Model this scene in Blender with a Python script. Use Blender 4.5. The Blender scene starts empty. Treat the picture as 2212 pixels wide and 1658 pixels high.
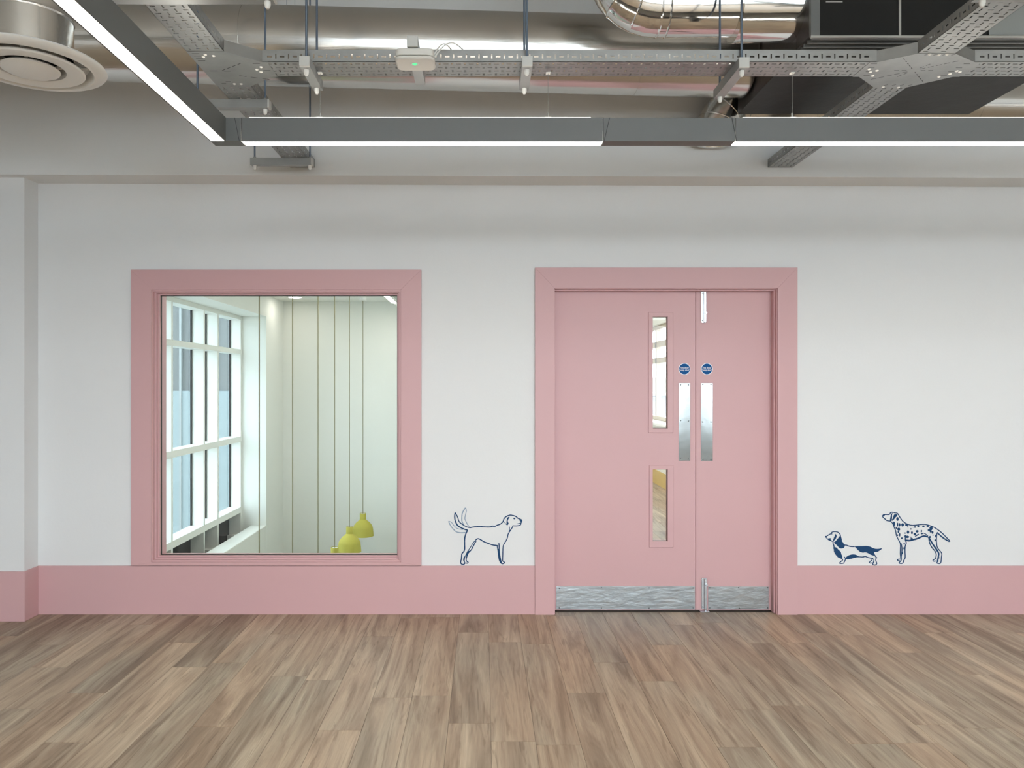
import bpy, math, random
from mathutils import Vector, Matrix

random.seed(7)
scene = bpy.context.scene
COL = scene.collection

# ------------------------------------------------------------------ camera, world, light, exposure
F, W, H = 1660.0, 2212.0, 1658.0        # focal length in pixels, frame
VX, VY, CAMZ = 1045.0, 829.0, 1.472     # where the depth axis meets the frame, eye height
cam = bpy.data.cameras.new('camera')
cam.sensor_width = 36.0
cam.lens = F / W * 36.0
cam.shift_x = (W / 2 - VX) / W
cam.clip_start = 0.05
cam.clip_end = 800
camo = bpy.data.objects.new('camera', cam)
COL.objects.link(camo)
camo.location = (0, 0, CAMZ)
camo.rotation_euler = (math.pi / 2, 0, 0)
scene.camera = camo

SKY = 11.0
world = bpy.data.worlds.new('overcast_sky')
scene.world = world
world.use_nodes = True
bg = world.node_tree.nodes['Background']
bg.inputs['Color'].default_value = (0.76, 0.885, 1.0, 1)
bg.inputs['Strength'].default_value = SKY

def portal(name, loc, rot, sx, sy):
    l = bpy.data.lights.new(name, 'AREA')
    l.shape = 'RECTANGLE'; l.size = sx; l.size_y = sy
    l.cycles.is_portal = True
    o = bpy.data.objects.new(name, l); COL.objects.link(o)
    o.location = loc; o.rotation_euler = rot
    return o

LAMP = 27.0       # radiance of the linear light's diffusers
UPLAMP = 5.0
UPREAR = 22.0  # added rear bars only, stronger to fill the ceiling with light
scene.view_settings.view_transform = 'Standard'
scene.view_settings.look = 'None'
scene.view_settings.gamma = 1.0
scene.view_settings.exposure = 0.33
scene.view_settings.use_curve_mapping = False
scene.cycles.max_bounces = 6
scene.cycles.diffuse_bounces = 4
scene.cycles.glossy_bounces = 4
scene.cycles.transparent_max_bounces = 8
scene.cycles.sample_clamp_indirect = 6.0
scene.cycles.adaptive_threshold = 0.02
scene.cycles.adaptive_min_samples = 12
scene.cycles.caustics_reflective = False
scene.cycles.caustics_refractive = False

# ------------------------------------------------------------------ room dimensions (metres; +y is away from the camera)
WALL = 4.925          # face of the far wall
WTH = 0.195
XL, XR, YN, ZC = -4.6, 6.8, -5.6, 3.95

# the room's own daylight: three windows behind the camera
NEAR_WINS = [(-1.6, 1.2), (1.5, 4.1), (4.4, 5.8)]
NZ0, NZ1 = 0.50, 3.3
for (a, b) in NEAR_WINS:
    portal('window_portal', ((a + b) / 2, YN - 0.02, (NZ0 + NZ1) / 2), (math.pi / 2, 0, 0), b - a, NZ1 - NZ0)
portal('atrium_portal', (-3.41, 7.72, 0.55), (0, -math.pi / 2, 0), 3.6, 4.9)
portal('corridor_portal', (2.75, 11.1, 1.64), (0, math.pi / 2, 0), 1.42, 4.2)

def PX(px, d): return (px - VX) * d / F
def PZ(py, d): return CAMZ + (VY - py) * d / F

# ------------------------------------------------------------------ materials
def lin(c):
    return tuple(((v / 255) / 12.92 if v / 255 <= 0.04045 else ((v / 255 + 0.055) / 1.055) ** 2.4) for v in c)

MATS = {}
def mat(name, col, rough=0.5, metal=0.0, bump=None, var=None, spec=None, coat=0.0, scale=(1, 1, 1)):
    """bump=(noise scale, strength); var=(noise scale, amount) mottles the colour"""
    m = bpy.data.materials.new(name); m.use_nodes = True
    nt = m.node_tree; b = nt.nodes['Principled BSDF']
    b.inputs['Base Color'].default_value = (*col, 1)
    b.inputs['Roughness'].default_value = rough
    b.inputs['Metallic'].default_value = metal
    if spec is not None: b.inputs['Specular IOR Level'].default_value = spec
    if coat: b.inputs['Coat Weight'].default_value = coat
    if bump or var:
        tc = nt.nodes.new('ShaderNodeTexCoord'); mp = nt.nodes.new('ShaderNodeMapping')
        mp.inputs['Scale'].default_value = scale
        nt.links.new(tc.outputs['Object'], mp.inputs['Vector'])
    if var:
        n = nt.nodes.new('ShaderNodeTexNoise'); n.inputs['Scale'].default_value = var[0]; n.inputs['Detail'].default_value = 6
        nt.links.new(mp.outputs['Vector'], n.inputs['Vector'])
        r = nt.nodes.new('ShaderNodeMapRange')
        r.inputs['From Min'].default_value = 0.3; r.inputs['From Max'].default_value = 0.7
        r.inputs['To Min'].default_value = 1 - var[1]; r.inputs['To Max'].default_value = 1 + var[1]
        nt.links.new(n.outputs['Fac'], r.inputs['Value'])
        mx = nt.nodes.new('ShaderNodeMix'); mx.data_type = 'RGBA'; mx.blend_type = 'MULTIPLY'
        mx.inputs['Factor'].default_value = 1
        mx.inputs['A'].default_value = (*col, 1)
        nt.links.new(r.outputs['Result'], mx.inputs['B'])
        nt.links.new(mx.outputs['Result'], b.inputs['Base Color'])
    if bump:
        n = nt.nodes.new('ShaderNodeTexNoise'); n.inputs['Scale'].default_value = bump[0]; n.inputs['Detail'].default_value = 4
        nt.links.new(mp.outputs['Vector'], n.inputs['Vector'])
        bp = nt.nodes.new('ShaderNodeBump'); bp.inputs['Strength'].default_value = bump[1]; bp.inputs['Distance'].default_value = 0.01
        nt.links.new(n.outputs['Fac'], bp.inputs['Height'])
        nt.links.new(bp.outputs['Normal'], b.inputs['Normal'])
    MATS[name] = m
    return m

def emit(name, col, strength):
    m = bpy.data.materials.new(name); m.use_nodes = True
    nt = m.node_tree; nt.nodes.remove(nt.nodes['Principled BSDF'])
    e = nt.nodes.new('ShaderNodeEmission'); e.inputs['Color'].default_value = (*col, 1); e.inputs['Strength'].default_value = strength
    nt.links.new(e.outputs['Emission'], nt.nodes['Material Output'].inputs['Surface'])
    MATS[name] = m
    return m

def pane_mat(name, tint=(1, 1, 1), f0=0.012):
    """clear sheet: passes light straight on, mirrors more of it at a grazing angle (same from both sides)"""
    m = bpy.data.materials.new(name); m.use_nodes = True
    nt = m.node_tree; L = nt.links.new; nt.nodes.remove(nt.nodes['Principled BSDF'])
    t = nt.nodes.new('ShaderNodeBsdfTransparent'); t.inputs['Color'].default_value = (*tint, 1)
    g = nt.nodes.new('ShaderNodeBsdfGlossy'); g.inputs['Roughness'].default_value = 0.0
    ge = nt.nodes.new('ShaderNodeNewGeometry')
    dot = nt.nodes.new('ShaderNodeVectorMath'); dot.operation = 'DOT_PRODUCT'
    L(ge.outputs['Normal'], dot.inputs[0]); L(ge.outputs['Incoming'], dot.inputs[1])
    def math_(op, x, y=None, link=True):
        n = nt.nodes.new('ShaderNodeMath'); n.operation = op
        L(x, n.inputs[0])
        if y is not None: n.inputs[1].default_value = y
        return n.outputs['Value']
    c = math_('ABSOLUTE', dot.outputs['Value'])
    inv = nt.nodes.new('ShaderNodeMath'); inv.operation = 'SUBTRACT'; inv.inputs[0].default_value = 1.0; L(c, inv.inputs[1])
    p5 = math_('POWER', inv.outputs['Value'], 5.0)
    k = math_('MULTIPLY', p5, 0.55)
    fac = math_('ADD', k, f0)
    mx = nt.nodes.new('ShaderNodeMixShader')
    L(fac, mx.inputs['Fac'])
    L(t.outputs['BSDF'], mx.inputs[1]); L(g.outputs['BSDF'], mx.inputs[2])
    L(mx.outputs['Shader'], nt.nodes['Material Output'].inputs['Surface'])
    MATS[name] = m
    return m

def wood_mat(name):
    m = bpy.data.materials.new(name); m.use_nodes = True
    nt = m.node_tree; L = nt.links.new; N = nt.nodes.new
    b = nt.nodes['Principled BSDF']
    tc = N('ShaderNodeTexCoord'); oi = N('ShaderNodeObjectInfo')
    off = N('ShaderNodeVectorMath'); off.operation = 'SCALE'; off.inputs[0].default_value = (37.0, 91.0, 53.0)
    L(oi.outputs['Random'], off.inputs['Scale'])
    add = N('ShaderNodeVectorMath'); add.operation = 'ADD'
    L(tc.outputs['Object'], add.inputs[0]); L(off.outputs['Vector'], add.inputs[1])
    def noise(scale, sc, detail, dist, rough=0.55):
        mp = N('ShaderNodeMapping'); mp.inputs['Scale'].default_value = sc
        L(add.outputs['Vector'], mp.inputs['Vector'])
        n = N('ShaderNodeTexNoise'); n.inputs['Scale'].default_value = scale; n.inputs['Detail'].default_value = detail
        n.inputs['Distortion'].default_value = dist; n.inputs['Roughness'].default_value = rough
        L(mp.outputs['Vector'], n.inputs['Vector']); return n
    def ramp(src, stops):
        r = N('ShaderNodeValToRGB'); cr = r.color_ramp
        cr.elements[0].position, cr.elements[0].color = stops[0][0], (*stops[0][1], 1)
        cr.elements[1].position, cr.elements[1].color = stops[-1][0], (*stops[-1][1], 1)
        for p, c in stops[1:-1]:
            e = cr.elements.new(p); e.color = (*c, 1)
        L(src, r.inputs['Fac']); return r
    broad = noise(1.0, (11, 0.9, 1), 5, 1.3)
    base = ramp(broad.outputs['Fac'], [(0.30, lin((137, 119, 101))), (0.45, lin((165, 146, 126))), (0.56, lin((180, 163, 142))), (0.72, lin((201, 186, 164)))])
    streak = noise(1.0, (26, 1.4, 1), 6, 2.2)
    st = ramp(streak.outputs['Fac'], [(0.0, (0.72, 0.70, 0.68)), (0.36, (0.76, 0.74, 0.72)), (0.44, (1, 1, 1)), (1.0, (1, 1, 1))])
    fine = noise(1.0, (160, 7, 1), 3, 0.4)
    fi = ramp(fine.outputs['Fac'], [(0.3, (0.90, 0.90, 0.90)), (0.7, (1.07, 1.07, 1.07))])
    tone = noise(1.0, (2.2, 0.7, 1), 2, 0.3)      # greyer and browner areas
    to = ramp(tone.outputs['Fac'], [(0.35, (0.92, 0.96, 0.97)), (0.65, (1.06, 1.0, 0.95))])
    def mul(a, c):
        x = N('ShaderNodeMix'); x.data_type = 'RGBA'; x.blend_type = 'MULTIPLY'; x.inputs['Factor'].default_value = 1
        L(a, x.inputs['A']); L(c, x.inputs['B']); return x.outputs['Result']
    c = mul(mul(mul(base.outputs['Color'], st.outputs['Color']), fi.outputs['Color']), to.outputs['Color'])
    pr = N('ShaderNodeMapRange'); pr.inputs['To Min'].default_value = 0.88; pr.inputs['To Max'].default_value = 1.10
    L(oi.outputs['Random'], pr.inputs['Value'])
    c = mul(c, pr.outputs['Result'])
    L(c, b.inputs['Base Color'])
    b.inputs['Roughness'].default_value = 0.46
    b.inputs['Specular IOR Level'].default_value = 0.35
    bp = N('ShaderNodeBump'); bp.inputs['Strength'].default_value = 0.12; bp.inputs['Distance'].default_value = 0.002
    L(fine.outputs['Fac'], bp.inputs['Height']); L(bp.outputs['Normal'], b.inputs['Normal'])
    MATS[name] = m
    return m

M_WALL = mat('white_wall_paint', (0.79, 0.79, 0.785), 0.62, bump=(55, 0.05), var=(0.7, 0.012))
M_CEIL = mat('ceiling_paint', (0.68, 0.68, 0.66), 0.8, var=(0.6, 0.02))
M_BEAM = mat('beam_paint', (0.80, 0.795, 0.78), 0.7, bump=(40, 0.05), var=(0.8, 0.015))
M_PINK = mat('pink_eggshell_paint', (0.64, 0.39, 0.395), 0.42, bump=(90, 0.025), spec=0.4)
M_WOOD = wood_mat('greige_wood_vinyl')
M_SUB = mat('floor_joint', (0.10, 0.08, 0.065), 0.8)
M_GALV = mat('galvanised_steel', (0.35, 0.355, 0.345), 0.42, 0.85, var=(9, 0.10), bump=(60, 0.03))
M_STRUT = mat('strut_steel', (0.36, 0.37, 0.365), 0.45, 0.6, var=(7, 0.08))
M_ROD = mat('threaded_rod_steel', (0.16, 0.20, 0.26), 0.45, 0.7)
M_CAP = mat('white_plastic_cap', (0.82, 0.81, 0.76), 0.35)
M_DUCT = mat('spiral_duct_steel', (0.70, 0.69, 0.66), 0.20, 1.0, bump=(5, 0.10), scale=(0.5, 8, 8))
M_DUCT2 = mat('bright_duct_steel', (0.76, 0.75, 0.72), 0.10, 1.0, bump=(4, 0.12), scale=(0.6, 5, 5))
M_BAR = mat('grey_powder_coat', (0.145, 0.150, 0.146), 0.5)
M_SEAM = mat('dark_seam', (0.04, 0.04, 0.04), 0.7)
M_BLACK = mat('black_filter', (0.006, 0.006, 0.005), 0.85)
M_INSUL = mat('dark_foil_insulation', (0.022, 0.019, 0.017), 0.5, 0.1, bump=(7, 0.35), var=(5, 0.18))
M_GREYP = mat('grey_unit_panel', (0.27, 0.28, 0.27), 0.5, 0.3)
M_TRIM = mat('pale_edge_trim', (0.42, 0.41, 0.38), 0.45, 0.5)
M_STEEL = mat('satin_stainless', (0.24, 0.25, 0.245), 0.13, 1.0, bump=(9, 0.05))
M_KICK = mat('scuffed_stainless', (0.42, 0.44, 0.44), 0.30, 1.0, bump=(26, 0.20), var=(11, 0.10), scale=(0.6, 1, 1.6))
M_BOLT = mat('bright_bolt_metal', (0.60, 0.62, 0.64), 0.25, 1.0)
M_SCREW = mat('screw_head', (0.12, 0.12, 0.12), 0.5, 0.6)
M_BLUE = mat('sign_blue', lin((10, 84, 145)), 0.6, spec=0.2)
M_SIGNW = mat('sign_white', (0.85, 0.87, 0.90), 0.6)
M_DOG = mat('navy_vinyl', lin((27, 66, 106)), 0.6, spec=0.2)
M_DOG2 = mat('faded_navy_vinyl', lin((140, 158, 176)), 0.5)
M_WHITE = mat('white_enamel', (0.84, 0.835, 0.80), 0.32)
M_PLASTIC = mat('white_luminaire_plastic', (0.72, 0.70, 0.65), 0.4)
M_CREAM = mat('cream_frame_paint', (0.80, 0.80, 0.74), 0.45)
M_TAN = mat('tan_window_frame', (0.42, 0.35, 0.26), 0.5)
M_ATR = mat('atrium_wall_paint', (0.80, 0.80, 0.74), 0.7)
M_YEL = mat('mustard_shade', lin((192, 182, 78)), 0.7, bump=(50, 0.05))
M_YSK = mat('yellow_skirting_paint', lin((208, 178, 108)), 0.5)
M_CORD = mat('olive_cord', lin((128, 122, 84)), 0.7)
M_WIRE = mat('steel_wire', (0.35, 0.35, 0.33), 0.4, 0.8)
M_GASK = mat('dark_gasket', (0.03, 0.025, 0.022), 0.6)
M_SPAN = mat('dark_spandrel_glass', (0.03, 0.033, 0.042), 0.15)
M_GRND = mat('outside_ground', (0.55, 0.54, 0.51), 0.9, var=(0.05, 0.2))
M_HILL = mat('hill_grass', (0.085, 0.088, 0.06), 0.95, var=(0.08, 0.25))
M_BLDG = mat('neighbour_cladding', (0.15, 0.152, 0.145), 0.6, var=(0.4, 0.08))
M_BLD2 = mat('neighbour_pale_panel', (0.25, 0.29, 0.29), 0.6)
M_PALE = mat('pale_render', (0.62, 0.62, 0.58), 0.8)
M_OUTB = mat('outbuilding_render', (0.13, 0.13, 0.13), 0.8)
M_GLASS = pane_mat('clear_pane')
M_GLASS2 = pane_mat('grey_pane', (0.57, 0.60, 0.60))
M_LED = emit('warm_white_diffuser', (1.0, 0.94, 0.83), LAMP)
M_UP = emit('uplight_diffuser', (1.0, 0.95, 0.86), UPLAMP)
M_UP2 = emit('uplight_rear_fill', (1.0, 0.95, 0.88), UPREAR)
M_DOWN = emit('atrium_lamp', (1.0, 0.97, 0.9), 30.0)
M_DOWN2 = emit('corridor_fill', (1.0, 0.97, 0.9), 13.0)
M_GREEN = emit('green_indicator', (0.15, 0.9, 0.35), 1.0)

# ------------------------------------------------------------------ mesh helpers
class MB:
    def bend(s, c, e0, e1, e2, a0, a1, R, r, m, n=2, seg=56, bulge=0.0):
        """part of a pipe bend about c: the centre line runs along e0*cos + e1*sin, e2 is the bend axis"""
        c, e0, e1, e2 = (Vector(q) for q in (c, e0, e1, e2)); vs = []; fs = []
        for i in range(n + 1):
            a = a0 + (a1 - a0) * i / n; rad = e0 * math.cos(a) + e1 * math.sin(a)
            rr = r + (bulge if 0 < i < n else 0)
            for k in range(seg):
                t = 2 * math.pi * k / seg
                vs.append(c + rad * (R + rr * math.cos(t)) + e2 * rr * math.sin(t))
        for i in range(n):
            for k in range(seg):
                k2 = (k + 1) % seg
                fs.append((i * seg + k, i * seg + k2, (i + 1) * seg + k2, (i + 1) * seg + k))
        return s.add(vs, fs, m)
    def __init__(s): s.v = []; s.f = []; s.m = []; s.mats = []
    def mi(s, m):
        if m not in s.mats: s.mats.append(m)
        return s.mats.index(m)
    def add(s, vs, fs, m):
        n = len(s.v); k = s.mi(m)
        s.v += [tuple(p) for p in vs]
        for f in fs: s.f.append(tuple(i + n for i in f)); s.m.append(k)
        return s
    def box(s, x0, x1, y0, y1, z0, z1, m):
        return s.add([(x0, y0, z0), (x1, y0, z0), (x1, y1, z0), (x0, y1, z0), (x0, y0, z1), (x1, y0, z1), (x1, y1, z1), (x0, y1, z1)],
                     [(0, 3, 2, 1), (4, 5, 6, 7), (0, 1, 5, 4), (1, 2, 6, 5), (2, 3, 7, 6), (3, 0, 4, 7)], m)
    def hexa(s, p, m):    # eight corners in box order
        return s.add(p, [(0, 3, 2, 1), (4, 5, 6, 7), (0, 1, 5, 4), (1, 2, 6, 5), (2, 3, 7, 6), (3, 0, 4, 7)], m)
    def prism(s, poly, h0, h1, m, fn=lambda a, b, h: (a, b, h)):
        n = len(poly)
        vs = [fn(a, b, h0) for a, b in poly] + [fn(a, b, h1) for a, b in poly]
        fs = [tuple(range(n - 1, -1, -1)), tuple(range(n, 2 * n))] + [(i, (i + 1) % n, n + (i + 1) % n, n + i) for i in range(n)]
        return s.add(vs, fs, m)
    def tube(s, pts, r, m, seg=12, caps=True, radii=None):
        pts = [Vector(p) for p in pts]; n = len(pts)
        vs = []; fs = []; prev = None
        for i, p in enumerate(pts):
            t = (pts[min(i + 1, n - 1)] - pts[max(i - 1, 0)]).normalized()
            if prev is None:
                up = Vector((0, 0, 1)) if abs(t.z) < 0.9 else Vector((1, 0, 0))
                a = t.cross(up).normalized()
            else:
                a = (prev - t * prev.dot(t)).normalized()
            prev = a; b = t.cross(a)
            rr = radii[i] if radii else r
            for k in range(seg):
                an = 2 * math.pi * k / seg
                vs.append(p + (a * math.cos(an) + b * math.sin(an)) * rr)
        for i in range(n - 1):
            for k in range(seg):
                k2 = (k + 1) % seg
                fs.append((i * seg + k, i * seg + k2, (i + 1) * seg + k2, (i + 1) * seg + k))
        if caps:
            fs.append(tuple(range(seg - 1, -1, -1))); fs.append(tuple(range((n - 1) * seg, n * seg)))
        return s.add(vs, fs, m)
    def lathe(s, c, prof, m, seg=48):     # profile (radius, z) round a vertical axis at c
        vs = []; fs = []
        for r, z in prof:
            for k in range(seg):
                an = 2 * math.pi * k / seg
                vs.append((c[0] + r * math.cos(an), c[1] + r * math.sin(an), c[2] + z))
        for i in range(len(prof) - 1):
            for k in range(seg):
                k2 = (k + 1) % seg
                fs.append((i * seg + k, i * seg + k2, (i + 1) * seg + k2, (i + 1) * seg + k))
        return s.add(vs, fs, m)
    def grid(s, u0, u1, v0, v1, w0, w1, holes, m, fn):
        """solid slab u x v x thickness with rectangular holes (u0,u1,v0,v1)"""
        R = lambda x: round(x, 6)
        us = sorted({R(u0), R(u1)} | {R(h[i]) for h in holes for i in (0, 1) if u0 < h[i] < u1})
        vs_ = sorted({R(v0), R(v1)} | {R(h[i]) for h in holes for i in (2, 3) if v0 < h[i] < v1})
        nu, nv = len(us) - 1, len(vs_) - 1
        ui = {u: i for i, u in enumerate(us)}; vi = {v: i for i, v in enumerate(vs_)}
        keep = [[True] * nv for _ in range(nu)]
        for h in holes:
            a, b = ui.get(R(max(h[0], u0)), 0), ui.get(R(min(h[1], u1)), nu)
            c, d = vi.get(R(max(h[2], v0)), 0), vi.get(R(min(h[3], v1)), nv)
            for i in range(a, b):
                for j in range(c, d): keep[i][j] = False
        idx = {}; vs = []
        def vid(i, j, k):
            q = (i, j, k)
            if q not in idx:
                idx[q] = len(vs); vs.append(fn(us[i], vs_[j], w1 if k else w0))
            return idx[q]
        fs = []
        K = lambda i, j: 0 <= i < nu and 0 <= j < nv and keep[i][j]
        for i in range(nu):
            for j in range(nv):
                if not keep[i][j]: continue
                fs.append((vid(i, j, 0), vid(i, j + 1, 0), vid(i + 1, j + 1, 0), vid(i + 1, j, 0)))
                fs.append((vid(i, j, 1), vid(i + 1, j, 1), vid(i + 1, j + 1, 1), vid(i, j + 1, 1)))
                if not K(i - 1, j): fs.append((vid(i, j, 0), vid(i, j, 1), vid(i, j + 1, 1), vid(i, j + 1, 0)))
                if not K(i + 1, j): fs.append((vid(i + 1, j, 0), vid(i + 1, j + 1, 0), vid(i + 1, j + 1, 1), vid(i + 1, j, 1)))
                if not K(i, j - 1): fs.append((vid(i, j, 0), vid(i + 1, j, 0), vid(i + 1, j, 1), vid(i, j, 1)))
                if not K(i, j + 1): fs.append((vid(i, j + 1, 0), vid(i, j + 1, 1), vid(i + 1, j + 1, 1), vid(i + 1, j + 1, 0)))
        return s.add(vs, fs, m)
    def build(s, name, parent=None, smooth=False, bevel=0.0, origin=None):
        me = bpy.data.meshes.new(name)
        o3 = Vector(origin) if origin else Vector((0, 0, 0))
        me.from_pydata([tuple(Vector(p) - o3) for p in s.v], [], s.f)
        for m in s.mats: me.materials.append(m)
        me.polygons.foreach_set('material_index', s.m)
        if smooth:
            me.polygons.foreach_set('use_smooth', [True] * len(me.polygons))
            me.set_sharp_from_angle(angle=math.radians(35))
        me.update()
        o = bpy.data.objects.new(name, me); COL.objects.link(o)
        if parent:
            o.parent = parent
            pw = Vector((0, 0, 0)); q = parent
            while q: pw += Vector(q.location); q = q.parent
            o.location = o3 - pw
        else:
            o.location = o3
        if bevel:
            b = o.modifiers.new('bevel', 'BEVEL'); b.width = bevel; b.segments = 2; b.limit_method = 'ANGLE'
            b.angle_limit = math.radians(40)
        return o

def tag(o, label, cat=None, group=None, kind=None):
    o['label'] = label
    if cat: o['category'] = cat
    if group: o['group'] = group
    if kind: o['kind'] = kind
    return o

def empty(name, loc, label, cat=None, group=None, kind=None):
    o = bpy.data.objects.new(name, None); COL.objects.link(o); o.location = loc
    o.empty_display_size = 0.1
    return tag(o, label, cat, group, kind)

def bxo(name, parent, x0, x1, y0, y1, z0, z1, m, bevel=0.0):
    return MB().box(x0, x1, y0, y1, z0, z1, m).build(name, parent, bevel=bevel)

XZ = lambda u, v, w: (u, w, v)      # slab standing across the room: u = x, v = z, w = y
YZ = lambda u, v, w: (w, u, v)
XY = lambda u, v, w: (u, v, w)

# ------------------------------------------------------------------ floor
floor = MB().box(XL, XR, YN - 0.2, WALL + WTH, -0.30, -0.004, M_SUB).build('floor')
tag(floor, 'greige wood-look vinyl plank floor running towards the pink skirting', 'floor', kind='structure')
PW, PL, GAP = 0.1835, 1.22, 0.0009
pmesh = {}
def plank_mesh(w, l):
    key = (round(w, 3), round(l, 3))
    if key not in pmesh:
        b = MB(); h = 0.004; e = 0.0007
        x, y = w / 2 - GAP / 2, l / 2 - GAP / 2
        b.add([(-x, -y, 0), (x, -y, 0), (x, y, 0), (-x, y, 0), (-x, -y, h - e), (x, -y, h - e), (x, y, h - e), (-x, y, h - e),
               (-x + e, -y + e, h), (x - e, -y + e, h), (x - e, y - e, h), (-x + e, y - e, h)],
              [(0, 1, 5, 4), (1, 2, 6, 5), (2, 3, 7, 6), (3, 0, 4, 7), (4, 5, 9, 8), (5, 6, 10, 9), (6, 7, 11, 10), (7, 4, 8, 11), (8, 9, 10, 11)], M_WOOD)
        me = bpy.data.meshes.new('plank')
        me.from_pydata(b.v, [], b.f); me.materials.append(M_WOOD); me.update()
        pmesh[key] = me
    return pmesh[key]
def planks(x0, x1, y0, y1, parent, seed, phase=0.03):
    rnd = random.Random(seed)
    k0 = math.floor((x0 - phase) / PW); k1 = math.ceil((x1 - phase) / PW)
    for k in range(k0, k1):
        a, b = max(x0, phase + k * PW), min(x1, phase + (k + 1) * PW)
        if b - a < 0.02: continue
        y = y1 + rnd.choice([0.12, 0.29, 0.46, 0.63, 0.8, 0.97, 1.14]) + rnd.uniform(-0.05, 0.05) - PL
        top = y1
        while top > y0 + 0.02:
            bot = max(y, y0)
            if top - bot > 0.02:
                o = bpy.data.objects.new('plank', plank_mesh(b - a, top - bot))
                COL.objects.link(o); o.parent = parent
                o.location = ((a + b) / 2, (top + bot) / 2, -0.004)
            top = bot; y -= PL
planks(-3.4, 3.9, 2.35, WALL + 0.03, floor, 3)
# the rest of the floor, out of the frame: real planks joined into one part
rest = MB()
def rest_planks(x0, x1, y0, y1, seed):
    rnd = random.Random(seed); x = x0
    while x < x1 - 0.01:
        b = min(x + PW, x1); y = y0 - rnd.uniform(0, PL)
        while y < y1:
            c, d = max(y, y0), min(y + PL, y1)
            if d - c > 0.03: rest.box(x + GAP / 2, b - GAP / 2, c + GAP / 2, d - GAP / 2, -0.004, 0.0, M_WOOD)
            y += PL
        x = b
rest_planks(XL, XR, YN, 2.349, 11); rest_planks(XL, -3.402, 2.351, WALL, 12); rest_planks(3.902, XR, 2.351, WALL, 13)
ro = rest.build('plank_field', floor); ro['kind'] = 'stuff'

# ------------------------------------------------------------------ walls, beam, pilaster, ceiling
AF = 4.903                                    # front of the architraves
WX0, WX1 = PX(327, AF), PX(866, AF)           # internal window opening
WZ0, WZ1 = PZ(1214, AF), PZ(625, AF)
DX0, DX1 = PX(1198, AF), PX(1680, AF)         # door opening
DZ1 = PZ(622, AF)
w = MB().grid(XL, XR, 0, ZC, WALL, WALL + WTH, [(WX0, WX1, WZ0, WZ1), (DX0, DX1, 0, DZ1)], M_WALL, XZ).build('wall_far')
tag(w, 'white painted wall holding the pink window and the pink double door', 'wall', kind='structure')
PILF = 4.777
PXE = -2.856
p = bxo('wall_far_pilaster', None, XL, PXE, PILF, WALL + 0.001, 0, 2.80, M_WALL)
tag(p, 'shallow white wall projection at the left edge', 'wall', kind='structure')
BF = 4.712
zb = lambda x: 2.7465 - 0.0032 * x
bm = MB().hexa([(XL, BF, zb(XL)), (XR, BF, zb(XR)), (XR, WALL + 0.002, zb(XR)), (XL, WALL + 0.002, zb(XL)),
                (XL, BF, ZC), (XR, BF, ZC), (XR, WALL + 0.002, ZC), (XL, WALL + 0.002, ZC)], M_BEAM).build('wall_far_beam')
tag(bm, 'pale downstand beam along the top of the far wall', 'beam', kind='structure')
tag(bxo('wall_left', None, XL - 0.2, XL, YN - 0.2, WALL + WTH, 0, ZC, M_WALL), 'white side wall out of frame on the left', 'wall', kind='structure')
tag(bxo('wall_right', None, XR, XR + 0.2, YN - 0.2, WALL + WTH, 0, ZC, M_WALL), 'white side wall out of frame on the right', 'wall', kind='structure')
tag(MB().grid(XL, XR, 0, ZC, YN - 0.25, YN, [(a, b, NZ0, NZ1) for a, b in NEAR_WINS], M_WALL, XZ).build('wall_near'),
    'white window wall behind the camera', 'wall', kind='structure')
tag(bxo('ceiling', None, XL - 0.2, XR + 0.2, YN - 0.2, WALL + WTH, ZC, ZC + 0.25, M_CEIL), 'exposed painted concrete soffit', 'ceiling', kind='structure')
for i, (a, b) in enumerate(NEAR_WINS):
    wn = empty('window_%d' % (i + 4), ((a + b) / 2, YN - 0.12, NZ0), 'white framed outside window behind the camera, number %d from the left' % (i + 1), 'window', kind='structure')
    t = 0.06; y0, y1 = YN - 0.16, YN - 0.09
    n = 3
    bxo('window_frame', wn, a, b, y0, y1, NZ0, NZ0 + t, M_WHITE); bxo('window_frame', wn, a, b, y0, y1, NZ1 - t, NZ1, M_WHITE)
    for k in range(n + 1):
        x = a + (b - a - t) * k / n
        bxo('mullion', wn, x, x + t, y0, y1, NZ0 + t, NZ1 - t, M_WHITE)
    for k in range(n):
        xa = a + (b - a - t) * k / n + t; xb = a + (b - a - t) * (k + 1) / n
        bxo('pane', wn, xa, xb, YN - 0.128, YN - 0.122, NZ0 + t, NZ1 - t, M_GLASS)
    bxo('window_sill', wn, a, b, YN - 0.09, YN + 0.06, NZ0 - 0.03, NZ0, M_WHITE)

# pink skirting
SKZ, SKF = 0.309, 4.911
ARX0, ARX1 = PX(1156, AF), PX(1723, AF)       # door architrave outer edges
def skirting(name, boxes, label):
    b = MB()
    for q in boxes: b.box(*q, M_PINK)
    return tag(b.build(name, bevel=0.0012), label, 'skirting', kind='structure')
skirting('baseboard_far_left', [(PXE, ARX0, SKF, WALL + 0.002, 0, SKZ)], 'tall pink skirting board under the internal window')
skirting('baseboard_far_right', [(ARX1, XR, SKF, WALL + 0.002, 0, SKZ)], 'tall pink skirting board right of the double door')
e = PXE + 0.010
skirting('baseboard_pilaster', [(XL, e, PILF - 0.013, PILF + 0.002, 0, SKZ), (PXE - 0.002, e, PILF + 0.002, SKF, 0, SKZ)], 'pink skirting wrapped round the wall projection at the left edge')

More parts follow.
